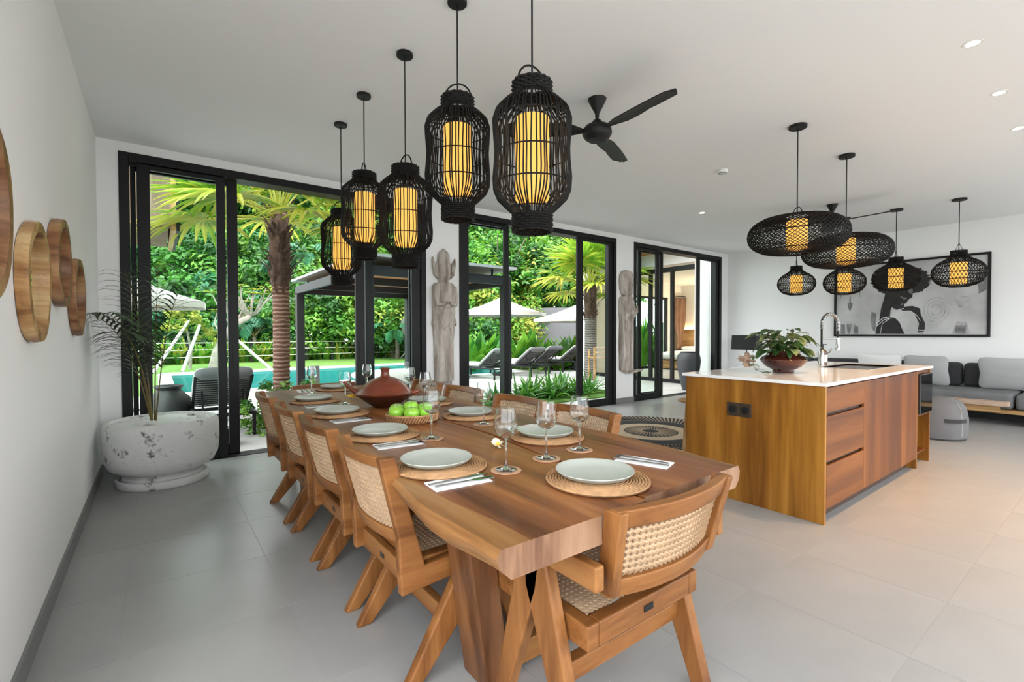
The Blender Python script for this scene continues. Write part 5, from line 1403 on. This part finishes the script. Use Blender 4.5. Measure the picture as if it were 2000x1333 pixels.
# ------------------------------------------------------------------ fan palms
def fan_frond(seed, n=30, pet=0.85, rad=0.85, gold=0.0, mats=None):
    rnd = random.Random(seed); m = MB()
    pts = [Vector((x, 0, 0.10*sin(pi*x/pet/1.3))) for x in (0, pet*0.33, pet*0.66, pet)]
    m.m = 2; m.tube(pts, 0.016, 6, r2=0.009)
    hub = pts[-1]
    for k in range(n):
        a = -2.25 + 4.5*k/(n-1)
        L_ = rad * (0.72 + 0.28*cos(a*0.62)) * rnd.uniform(0.92, 1.06)
        d = Vector((cos(a), sin(a), 0.10))
        m.m = 0 if rnd.random() > gold else 1
        m.blade(hub, d, (0, 0, 1), L_, 0.115, rnd.uniform(0.15, 0.55), 6, 0.45, lambda t: max(0.03, min(1, 0.12 + t*2.6) * (1 - t) ** 0.6))
    return m.mesh('frond', mats or [l_palm, l_gold, l_gold], True)
FF = [fan_frond(61), fan_frond(62, gold=0.35), fan_frond(63, gold=0.7)]
def fan_palm(x, y, h, r0, r1, label, n, barkm, scale=1.0, seed=1, lean=0.02):
    t = thing('fan_palm', label, 'palm tree', (x, y, -0.05)); rnd = random.Random(seed)
    pts = []; rad = []
    for i in range(121):
        f = i/120
        pts.append((lean*sin(f*3)*h*0.3, 0, h*f)); rad.append((r0 + (r1 - r0)*f) * (1 + (0.06, 0.02, -0.03)[i % 3] + 0.02*sin(i*1.7)))
    MB().tube(pts, rad, 16).build('trunk', barkm, t, smooth=True)
    m = MB()
    for i in range(90):
        f = rnd.uniform(0.62, 1.0); a = rnd.uniform(0, 6.28); rr = r1*1.05
        b = Vector((rr*cos(a), rr*sin(a), h*f))
        m.blade(b, (cos(a)*0.55, sin(a)*0.55, 0.9), (cos(a), sin(a), 0.1), rnd.uniform(0.14, 0.30), 0.05, rnd.uniform(0, 0.9), 4, 0.3)
    m.build('leaf_bases', m_fiber, t, smooth=True, kind='stuff')
    lx = lean*sin(0.85*3)*h*0.3
    MB().lathe([(r1*1.02, h*0.66), (r1*1.16, h*0.70), (r1*1.12, h*0.76), (r1*1.22, h*0.82), (r1*1.14, h*0.9), (r1*1.1, h*0.985), (r1*0.6, h*1.02)], 18, (lx, 0, 0), wob=lambda a: 1 + 0.07*sin(7*a) + 0.05*sin(11*a + 1)).build('fibre_sleeve', m_fiber, t, smooth=True)
    for k in range(n):
        a = k*2.39996 + rnd.uniform(-.2, .2); f = k/(n - 1)
        el = 1.35 - 1.55*f + rnd.uniform(-.1, .1)
        o = use('frond', FF[0 if f < 0.45 else 1 if f < 0.8 else 2], t, (0.04*cos(a), 0.04*sin(a), h - 0.10*f))
        o.rotation_euler = (0, -el, a); s = scale*rnd.uniform(0.88, 1.1); o.scale = (s, s, s)
    return t
fan_palm(1.40, 7.3, 2.98, 0.108, 0.11, 'large fan palm with shaggy reddish trunk outside the open doors', 24, m_pl_trunk, 1.02, 5)
fan_palm(9.25, 8.83, 2.55, 0.155, 0.13, 'smaller fan palm with pale ringed trunk beside the bedroom wing', 22, m_pl_grey, 1.02, 8)
# feather palms and banana in the background
def feather_palm(px, d, h, L, label, mat, n=12, seed=0):
    p = at(px, d); t = thing('feather_palm', label, 'palm tree', (p.x, p.y, -0.12))
    MB().tube([(0,0,0), (0.05,0,h*0.5), (0,0.05,h)], 0.12, 10, r2=0.08).build('trunk', m_tr_dark, t, smooth=True)
    for k in range(n):
        a = k*2.4
        feather(t, (0, 0, h), (cos(a), sin(a)), L, 0.9 if k % 2 else 1.5, 1.9, 26, L*0.30, mat, seed=seed*50 + k, lw=0.07)
feather_palm(612, 27.5, 5.0, 3.0, 'bluish feather palm beyond the gazebo corner', l_teal, 13, 1)
feather_palm(497, 23.5, 1.2, 2.2, 'low feather palm behind the frangipani tree', l_teal, 12, 2)
feather_palm(775, 24.0, 1.0, 2.0, 'low feather palm beside the white swing frame', l_teal, 11, 3)
p = at(1052, 24.0)
bn = thing('banana_plant', 'banana plant with long arching leaves above the garden wall', 'banana plant', (p.x, p.y, -0.12))
MB().tube([(0,0,0), (0.05,0,1.4), (0,0,2.7)], 0.14, 12, r2=0.09).build('stalk', m_tr_pale, bn, smooth=True)
for k, (a, el, L_) in enumerate([(2.6, 1.0, 2.9), (2.3, 0.65, 2.8), (-0.9, 0.9, 2.6), (0.4, 1.3, 2.4), (3.6, 1.25, 2.6), (-0.4, 0.45, 2.6), (1.6, 0.9, 2.4)]):
    m = MB(); m.blade((0,0,2.6), (cos(a)*cos(el), sin(a)*cos(el), sin(el)), (0,0,1), L_, 0.62, 0.95, 12, 0.35, lambda t: min(1, t*2.2) * min(1, (1 - t)*3 + 0.05) * 0.9 + 0.06)
    m.build('leaf', l_teal if k % 2 else l_mid, bn, smooth=True)

# ------------------------------------------------------------------ frangipani tree with stakes
p = Vector((1.62, 20.0, -0.06))
ft = thing('frangipani_tree', 'pale branching frangipani tree across the pool', 'tree', p)
tr_ = [(0,0,0), (0.10,0,0.6), (0.35,0,1.15), (0.62,-0.1,1.6), (1.2,-0.2,1.95)]
MB().tube(tr_, [0.17, 0.14, 0.13, 0.12, 0.09], 10).build('trunk', m_tr_pale, ft, smooth=True)
rnd = random.Random(14); tips = []
for b0, n in (((0.62,-0.1,1.6), 7), ((1.2,-0.2,1.95), 11), ((0.35,0,1.15), 3)):
    for k in range(n):
        a = rnd.uniform(0, 6.28); q = Vector(b0)
        e = q + Vector((cos(a)*0.45, sin(a)*0.45, rnd.uniform(0.35, 0.7))); g = e + Vector((cos(a)*0.2 + rnd.uniform(-.1,.25), sin(a)*0.2, rnd.uniform(0.35, 0.65)))
        MB().tube([q, (q + e)/2 + Vector((0,0,-0.08)), e, g], [0.045, 0.035, 0.028, 0.018], 7).build('branch', m_tr_pale, ft, smooth=True)
        tips.append(g)
m = MB()
for g in tips:
    for k in range(12):
        a = rnd.uniform(0, 6.28); m.blade(g, (cos(a), sin(a), 0.5), (0,0,1), rnd.uniform(0.22, 0.36), 0.12, 0.5, 3, 0.2)
m.build('foliage', l_yel, ft, kind='stuff')
yb_ = thing('golden_shrub', 'yellow leaved shrub between the white stakes', 'shrub', (0.98, 21.0, -0.06))
MB().tube([(0,0,0), (0.05,0,0.7), (-0.1,0,1.6)], 0.06, 7, r2=0.03).build('trunk', m_tr_pale, yb_, smooth=True)
GS = crown_mesh(15, 26, 46, 0.75, 0.16, [l_yel, l_yel, l_lite], 1.0)
use('foliage', GS, yb_, (-0.2, 0, 2.0), scale=(1, 1, 0.9), kind='stuff'); use('foliage', GS, yb_, (0.55, 0, 1.3), (0, 0, 2), (0.6, 0.6, 0.5), kind='stuff')
for a, b, lb in (((0.7, 19.5, -0.06), (1.25, 20.1, 1.55), 'white wooden prop leaning on the golden shrub'), ((-0.1, 19.4, -0.06), (0.95, 20.6, 1.7), 'long white wooden prop slanting behind the umbrella'), ((3.35, 19.2, -0.06), (2.05, 20.0, 1.35), 'white wooden prop slanting from the pool edge by the frangipani')):
    tag(MB().tube([a, b], 0.06, 8, r2=0.05).build('tree_prop', m_stake, smooth=True), lb, 'tree prop', 'white props of the frangipani tree')

# ------------------------------------------------------------------ wire fence
fc = thing('garden_fence', 'low fence of black posts and pale rails along the lawn', 'fence', (0, 24.1, -0.06))
x = -1.3; xs_ = []
while x < 13.5: xs_.append(x); x += 1.18
pm_ = MB().box(-0.05, 0.05, -0.05, 0.05, 0, 1.0).mesh('post', m_blackp)
for x in xs_: use('post', pm_, fc, (x, 0, 0))
for z in (0.30, 0.60, 0.90): MB().tube([(xs_[0], -0.06, z), (xs_[-1], -0.06, z)], 0.018, 6).build('rail', m_wire, fc)

# ------------------------------------------------------------------ gazebo with daybed
gz = thing('gazebo', 'dark steel gazebo with cedar ceiling beside the pool', 'gazebo', (0, 0, 0))
gx0, gx1, gy0, gy1 = 2.36, 4.55, 6.62, 10.75
pm_ = MB().box(-0.075, 0.075, -0.075, 0.075, -0.05, 2.10).mesh('post', m_gaz)
for x in (gx0 + 0.075, gx1 + 0.35):
    for y in (gy0 + 0.075, gy1 - 0.075): use('post', pm_, gz, (x, y, 0), bevel=0.006)
zf0, zf1 = 2.08, 2.23
E_ = gx1 + 0.42
for a in ((gx0, E_, gy0, gy0 + 0.06), (gx0, E_, gy1 - 0.06, gy1), (gx0, gx0 + 0.06, gy0 + 0.06, gy1 - 0.06), (E_ - 0.06, E_, gy0 + 0.06, gy1 - 0.06)):
    MB().box(*a, zf0, zf1).build('fascia_beam', m_gaz, gz)
for y in (8.0, 9.4): MB().box(gx0 + 0.06, E_ - 0.06, y, y + 0.09, zf0 + 0.005, zf1 - 0.02).build('cross_beam', m_gaz, gz)
y = gy0 + 0.07; cb = MB().box(gx0 + 0.062, E_ - 0.062, 0, 0.135, zf1 - 0.02, zf1).mesh('ceiling_board', m_cedar)
while y < gy1 - 0.2: use('ceiling_board', cb, gz, (0, y, 0)); y += 0.142
for x in (gx0 + 0.2, 3.4, 4.7):
    for y in (gy0 + 0.2, gy1 - 0.2): MB().box(x, x + 0.03, y, y + 0.03, zf1, 2.34).build('strut', m_gaz, gz)
MB().box(gx0 - 0.05, E_ + 0.05, gy0 - 0.1, gy1 + 0.1, 2.34, 2.385).build('roof_sheet', m_gaz_l, gz)
db = thing('daybed', 'white cushioned daybed under the gazebo roof', 'daybed', (3.95, 9.0, -0.028))
MB().box(-0.75, 0.75, -1.0, 1.0, 0.05, 0.28).build('base', m_deck, db, bevel=0.01)
for sx in (-0.65, 0.65):
    for sy in (-0.9, 0.9): MB().box(sx - 0.04, sx + 0.04, sy - 0.04, sy + 0.04, 0, 0.05).build('foot', m_gaz, db)
MB().cushion((0, 0, 0.40), 1.5, 2.0, 0.24, 10, 9).build('mattress', m_white_f, db, smooth=True)
for x, y, lb in ((2.62, 10.3, 'grey bolster cushion standing against the gazebo post'), (4.72, 10.3, 'grey bolster cushion standing at the far gazebo post')):
    tag(MB().lathe([(0, 0), (0.09, 0.0), (0.10, 0.02), (0.10, 0.58), (0.09, 0.60), (0, 0.60)], 20).build('bolster', m_grey_f, None, True, loc=(x, y, -0.027)), lb, 'cushion', 'bolsters by the gazebo')
sw = thing('swing_frame', 'white curved hanging chair frame on the lawn', 'hanging chair', (10.2, 22.6, -0.055))
MB().tube([(0.9, 0, 2.2), (0.55, 0, 2.42), (0.1, 0, 2.3), (-0.15, 0, 1.9), (-0.1, 0, 1.4), (0.25, 0, 0.95), (0.6, 0, 0.7), (0.75, 0, 0.2)], 0.11, 10).build('curved_arm', m_stake, sw, smooth=True)
for a in ((-0.2, 0.2, 0), (0.9, -0.5, 0), (1.3, 0.4, 0)): MB().tube([(0.5, 0, 0.85), a], 0.035, 7).build('leg', m_stake, sw)
MB().lathe([(0.0, 0.4), (0.35, 0.5), (0.5, 0.85), (0.45, 1.3), (0.2, 1.65), (0.0, 1.75)], 20, (0.95, 0, 0.3)).build('egg_seat', m_stake, sw, smooth=True)

# ------------------------------------------------------------------ loungers, umbrellas, jars
def lounger():
    t = thing('sun_lounger', 'lounger', 'sun lounger', (0,0,0), 0, 'sun loungers on the terrace')
    f = MB(); f.box(-0.33, -0.29, 0, 1.95, 0.27, 0.315); f.box(0.29, 0.33, 0, 1.95, 0.27, 0.315)
    for y in (0.0, 0.62, 1.25, 1.91): f.box(-0.29, 0.29, y, y + 0.04, 0.27, 0.31)
    f.build('frame', m_blackp, t, bevel=0.004)
    for x in (-0.31, 0.31):
        for y in (0.08, 1.86): MB().box(x - 0.02, x + 0.02, y - 0.02, y + 0.02, 0, 0.272).build('leg', m_blackp, t)
    m = MB()
    for k in range(14): 
        q = 0.70 - 0.57*k/13; z = 0.33 + 0.40*k/13
        m.bar((-0.30, q, z), (0.30, q, z), 0.034, 0.012)
    m.box(-0.31, -0.28, 0.12, 0.72, 0.31, 0.32)
    m.bar((-0.30, 0.72, 0.32), (-0.30, 0.10, 0.75), 0.03, 0.03); m.bar((0.30, 0.72, 0.32), (0.30, 0.10, 0.75), 0.03, 0.03)
    m.build('wicker_back', m_blackp, t)
    for s in (-0.22, 0.22): MB().bar((s, 0.35, 0.56), (s, 0.22, 0.30), 0.02, 0.02).build('back_strut', m_blackp, t)
    MB().cushion((0, 1.32, 0.37), 0.64, 1.24, 0.12, 8, 9).build('seat_pad', m_pad, t, smooth=True)
    MB().cushion((0, 0, 0), 0.64, 0.86, 0.11, 8, 9, Euler((-radians(34.7), 0, 0))).build('back_pad', m_pad, t, smooth=True, loc=(0, 0.44, 0.61))
    MB().cushion((0, 0, 0), 0.62, 0.16, 0.13, 8, 4, Euler((-radians(34.7), 0, 0))).build('head_roll', m_grey_f, t, smooth=True, loc=(0, 0.10, 0.79))
    return t
l0 = lounger()
SP = [(0.665, 6.62, 0, 'black wicker sun lounger just outside the left glass door'), (7.55, 10.35, 0.12, 'black framed lounger with pale pad behind the middle door stile'), (8.85, 10.4, 0.1, 'black framed lounger with tilted pale back in the centre of the terrace'),
      (10.1, 11.0, 0.1, 'black framed lounger standing behind the centre one'), (11.5, 11.3, 0.1, 'black framed lounger beside the pale palm trunk')]
for i, (x, y, rz, lb) in enumerate(SP):
    o = l0 if i == 0 else dup(l0)
    place(o, (x, y, -0.026), rz, lb)
def umbrella(x, y, za, ze, R, lb):
    t = thing('garden_umbrella', lb, 'umbrella', (x, y, -0.05), 0.3, 'cream garden umbrellas'); n = 8
    m = MB(); vs = [(0, 0, za + 0.05)]; fs = []
    for i in range(1, 5):
        f = i/4
        for k in range(n):
            a = 2*pi*k/n; vs.append((R*f*cos(a), R*f*sin(a), za + 0.05 - (za - ze)*f - 0.05*sin(pi*f)))
    for k in range(n): fs.append((0, 1 + k, 1 + (k+1) % n))
    for i in range(3):
        for k in range(n):
            a = 1 + i*n + k; b = 1 + i*n + (k+1) % n; fs.append((a, a + n, b + n, b))
    o = m.add(vs, fs).build('canopy', m_umb, t)
    sdf = o.modifiers.new('solid', 'SOLIDIFY'); sdf.thickness = 0.008
    m = MB(); e = [(R*cos(2*pi*k/n), R*sin(2*pi*k/n), ze + 0.05) for k in range(n)]
    for k in range(n):
        a, b = Vector(e[k]), Vector(e[(k+1) % n]); dn = Vector((0, 0, -0.10))
        m.add([a, b, b + dn, a + dn], [(0, 1, 2, 3)])
    o2 = m.build('valance', m_umb, t); s2 = o2.modifiers.new('solid', 'SOLIDIFY'); s2.thickness = 0.006
    for k in range(n):
        a = 2*pi*k/n; MB().bar((0.03*cos(a), 0.03*sin(a), za - 0.05), (R*0.97*cos(a), R*0.97*sin(a), ze + 0.02), 0.014, 0.02).build('rib', m_gold_wood, t)
    MB().tube([(0, 0, 0.05), (0, 0, za + 0.1)], 0.026, 10).build('pole', m_grey_f, t, smooth=True)
    MB().lathe([(0, 0), (0.32, 0), (0.32, 0.04), (0.06, 0.08), (0.04, 0.2), (0, 0.2)], 24).build('base', m_gaz, t, smooth=True)
umbrella(-0.55, 10.0, 2.32, 1.78, 1.35, 'cream garden umbrella cut off by the left door frame')
umbrella(8.62, 12.0, 2.36, 1.87, 1.42, 'cream garden umbrella over the centre loungers')
umbrella(12.4, 12.5, 2.28, 1.74, 1.62, 'cream garden umbrella partly behind the pale palm trunk')
jb = thing('black_jar', 'big rounded black jar standing outside behind the palm planter', 'jar', (0.12, 7.45, -0.026))
MB().lathe([(0, 0.0), (0.15, 0), (0.24, 0.12), (0.27, 0.28), (0.24, 0.44), (0.15, 0.53), (0.13, 0.56), (0.16, 0.60), (0.15, 0.615), (0.11, 0.57), (0, 0.55)], 40).build('jar_body', m_jar_b, jb, smooth=True)
MB().lathe([(0, 0.556), (0.112, 0.557), (0.112, 0.572), (0, 0.574)], 24).build('water_surface', m_oven, jb)
bx = thing('stone_bench', 'low bench with dark base and pale slab outside the left door', 'bench', (0.42, 6.28, -0.026))
MB().box(-0.25, 0.25, -0.13, 0.13, 0.0, 0.20).build('base', m_gaz, bx, bevel=0.01); MB().box(-0.28, 0.28, -0.16, 0.16, 0.201, 0.24).build('slab', m_pave, bx, bevel=0.006)
un_ = thing('tall_urn', 'tall tapering charcoal urn just outside the bedroom side doors', 'urn', (9.38, 5.98, -0.026))
MB().lathe([(0, 0.0), (0.13, 0), (0.17, 0.15), (0.235, 0.48), (0.255, 0.66), (0.235, 0.77), (0.18, 0.82), (0.165, 0.835), (0.15, 0.82), (0.0, 0.78)], 44).build('urn_body', m_jar, un_, smooth=True)
MB().lathe([(0.165, 0.832), (0.178, 0.84), (0.17, 0.85), (0.152, 0.84)], 36).build('lip', m_jar, un_, smooth=True)
tw = thing('towel_stand', 'slim wooden towel stand with three rails beside the palm trunk', 'towel rack', (8.62, 7.85, -0.026), -0.25)
for s in (-0.27, 0.27):
    MB().box(s - 0.02, s + 0.02, -0.14, -0.10, 0, 0.93).build('leg', m_gold_wood, tw); MB().box(s - 0.02, s + 0.02, 0.10, 0.14, 0, 0.86).build('leg', m_gold_wood, tw)
    MB().box(s - 0.018, s + 0.018, -0.10, 0.10, 0.66, 0.70).build('side_rail', m_gold_wood, tw)
for z in (0.67, 0.79, 0.90): MB().box(-0.25, 0.25, -0.135, -0.105, z, z + 0.035).build('rail', m_pale_wood, tw)
# garden wall
a, b = at(1000, 23.0), at(1235, 22.0)
struct(MB().bar((a.x, a.y, 1.16), (b.x, b.y, 1.16), 0.18, 2.56).build('garden_wall', m_wallg))
# ------------------------------------------------------------------ boarded eave of the neighbouring wing
ev = thing('boarded_eave', 'weathered board clad eave of the next building above the umbrella', 'building', (0, 8.0, 0))
bd = MB().box(0, 0.098, 0, 0.03, 2.70, 4.1).mesh('board', m_soffit)
for k in range(14): use('board', bd, ev, (-1.22 + 0.1*k, 0, 0))
MB().box(-1.22, 0.16, 0.03, 2.0, 2.72, 4.1).build('core', m_soffit, ev)
MB().box(0.18, 0.24, -0.02, 2.0, 2.66, 4.1).build('trim_board', m_gold_wood, ev)
MB().box(0.24, 0.28, -0.02, 2.0, 2.66, 4.1).build('gutter', m_gaz, ev)

# ------------------------------------------------------------------ bedroom wing seen through the right doors
bw = thing('bedroom_wing', 'white bedroom wing with black glazing across the passage', 'building', (0, 0, 0))
x0, x1, y0, y1 = 10.4, 15.5, 6.1, 10.2
MB().box(x0, x1, y0, y1, -0.1, -0.001).build('bedroom_floor', m_pave, bw)
MB().box(x0 - 0.02, x1 + 0.2, y0 - 0.2, y1 + 0.2, 2.96, 3.4).build('roof', m_extw, bw)
MB().box(x1, x1 + 0.2, y0 - 0.2, y1 + 0.2, -0.1, 2.96).build('end_wall', m_extw, bw)
MB().box(x0, x1, y0 - 0.2, y0, -0.1, 2.96).build('side_wall', m_extw, bw)
MB().box(x0 - 0.12, x0 + 0.1, y0, y0 + 0.3, -0.1, 2.96).build('pier', m_extw, bw)
MB().box(x0 - 0.12, x0 + 0.1, y1 - 0.45, y1, -0.1, 2.96).build('pier', m_extw, bw)
m = MB(); m.box(x0, x1, y1, y1 + 0.2, 2.5, 2.96); m.box(x0, 11.8, y1, y1 + 0.2, -0.1, 2.5); m.box(14.7, x1, y1, y1 + 0.2, -0.1, 2.5); m.build('rear_wall', m_extw, bw)
wf = [6.4, 7.1, 7.75, 8.55, 9.2, 9.75]
f = MB(); f.box(x0 - 0.03, x0 + 0.05, 6.4, 9.75, 2.78, 2.9); f.box(x0 - 0.03, x0 + 0.05, 6.4, 9.75, -0.02, 0.07)
for y in wf: f.box(x0 - 0.03, x0 + 0.05, y - 0.04, y + 0.04, 0.07, 2.78)
g = f.build('window_frame', m_black, bw)
for a, b in zip(wf, wf[1:]): MB().box(x0, x0 + 0.008, a + 0.04, b - 0.04, 0.07, 2.78).build('pane', m_pane, g)
f = MB(); f.box(11.8, 14.7, y1 + 0.05, y1 + 0.12, 2.42, 2.5); f.box(11.8, 14.7, y1 + 0.05, y1 + 0.12, 0, 0.08)
for x in (11.8, 12.8, 13.7, 14.62): f.box(x, x + 0.08, y1 + 0.05, y1 + 0.12, 0.08, 2.42)
g = f.build('window_frame', m_black, bw)
for a, b in ((11.88, 12.8), (12.88, 13.7), (13.78, 14.62)): MB().box(a, b, y1 + 0.08, y1 + 0.087, 0.08, 2.42).build('pane', m_pane, g)
sb = MB().box(9.45, x0 - 0.02, 0, 0.14, 3.28, 3.30).mesh('soffit_board', m_cedar)
for k in range(28): use('soffit_board', sb, bw, (0, 6.1 + 0.146*k, 0))
MB().box(9.4, x0 - 0.02, 6.05, 10.3, 3.301, 3.42).build('eave', m_extw, bw)
hb = thing('headboard', 'backlit wooden headboard in the bedroom across the passage', 'headboard', (15.48, 9.5, 0))
MB().box(-0.06, 0, -0.62, 0.62, 0.3, 1.36).build('board_panel', m_gold_wood, hb, bevel=0.005)
MB().box(-0.05, -0.02, -0.60, 0.60, 1.362, 1.375).build('light_strip', emit('strip_glow', (1, 0.6, 0.25), 12), hb)
bd_ = thing('bed', 'white made bed on a wooden base in the bedroom wing', 'bed', (14.55, 9.2, 0))
MB().box(-0.8, 0.84, -0.78, 0.78, 0.04, 0.30).build('bed_base', m_gold_wood, bd_, bevel=0.01)
MB().cushion((0.02, 0, 0.45), 1.66, 1.6, 0.34, 10, 9).build('mattress', m_white_f, bd_, smooth=True)
for y in (-0.38, 0.38): MB().cushion((0.6, y, 0.68), 0.4, 0.62, 0.16, 8, 4).build('pillow', m_white_f, bd_, smooth=True)
tl = thing('bedside_lamp', 'black shaded lamp before the bedroom headboard', 'table lamp', (15.15, 8.55, 0.52))
ns = thing('bedside_table', 'small wooden bedside table under the black shaded lamp', 'bedside table', (15.2, 8.3, 0))
ns.location = (15.18, 8.22, 0)
MB().box(-0.2, 0.2, -0.2, 0.2, 0.45, 0.5).build('table_top', m_gold_wood, ns); 
for sx in (-0.17, 0.17):
    for sy in (-0.17, 0.17): MB().box(sx - 0.02, sx + 0.02, sy - 0.02, sy + 0.02, 0, 0.45).build('leg', m_gold_wood, ns)
tl.location = (15.18, 8.22, 0.501)
MB().lathe([(0, 0), (0.07, 0), (0.07, 0.02), (0.03, 0.05), (0.03, 0.28), (0, 0.28)], 16).build('base', m_drift, tl, smooth=True)
MB().lathe([(0.16, 0.26), (0.15, 0.50)], 24).build('lamp_shade', m_blackp, tl, smooth=True)
cu = thing('curtain', 'brown tied back curtain beside the bedroom window', 'curtain', (15.2, 10.02, 0))
m = MB(); vs = []; fs = []; nu, nv = 48, 30
for j in range(nv + 1):
    v = j/nv; z = 2.5 - 1.9*v; wdt = 0.30 * (1 - 0.62*math.exp(-((v - 0.86)/0.25)**2)); 
    for i in range(nu + 1):
        u = -1 + 2*i/nu; vs.append((u*wdt - 0.1*v, 0.05*sin(u*24)*(0.4 + wdt), z))
for j in range(nv):
    for i in range(nu): a = j*(nu+1) + i; fs.append((a, a+1, a+nu+2, a+nu+1))
o = m.add(vs, fs).build('drape', plain('brown_curtain', (0.20, 0.12, 0.085), 0.9, var=0.15, vscale=4), cu, smooth=True); s_ = o.modifiers.new('solid', 'SOLIDIFY'); s_.thickness = 0.01
MB().tube([(-0.35, 0, 2.55), (0.28, 0, 2.55)], 0.015, 8).build('curtain_rod', m_blackp, cu)
ld = bpy.data.lights.new('bedroom_lamp', 'POINT'); ld.energy = 60; ld.color = (1, 0.72, 0.45); ld.shadow_soft_size = 0.1
lo = bpy.data.objects.new('bedroom_lamp', ld); lo.location = (15.18, 8.22, 1.15); COL.objects.link(lo)
for k, (px, d) in enumerate(((1252, 17.9), (1275, 18.6), (1297, 18.1))):
    p = at(px, d); t = thing('ginger_plant', 'large leafy plant outside the rear bedroom window', 'plant', (p.x, p.y, -0.12), k, 'plants behind the bedroom')
    use('leaves', GIN[k % 2], t, scale=(0.75, 0.75, 1.5), kind='stuff')
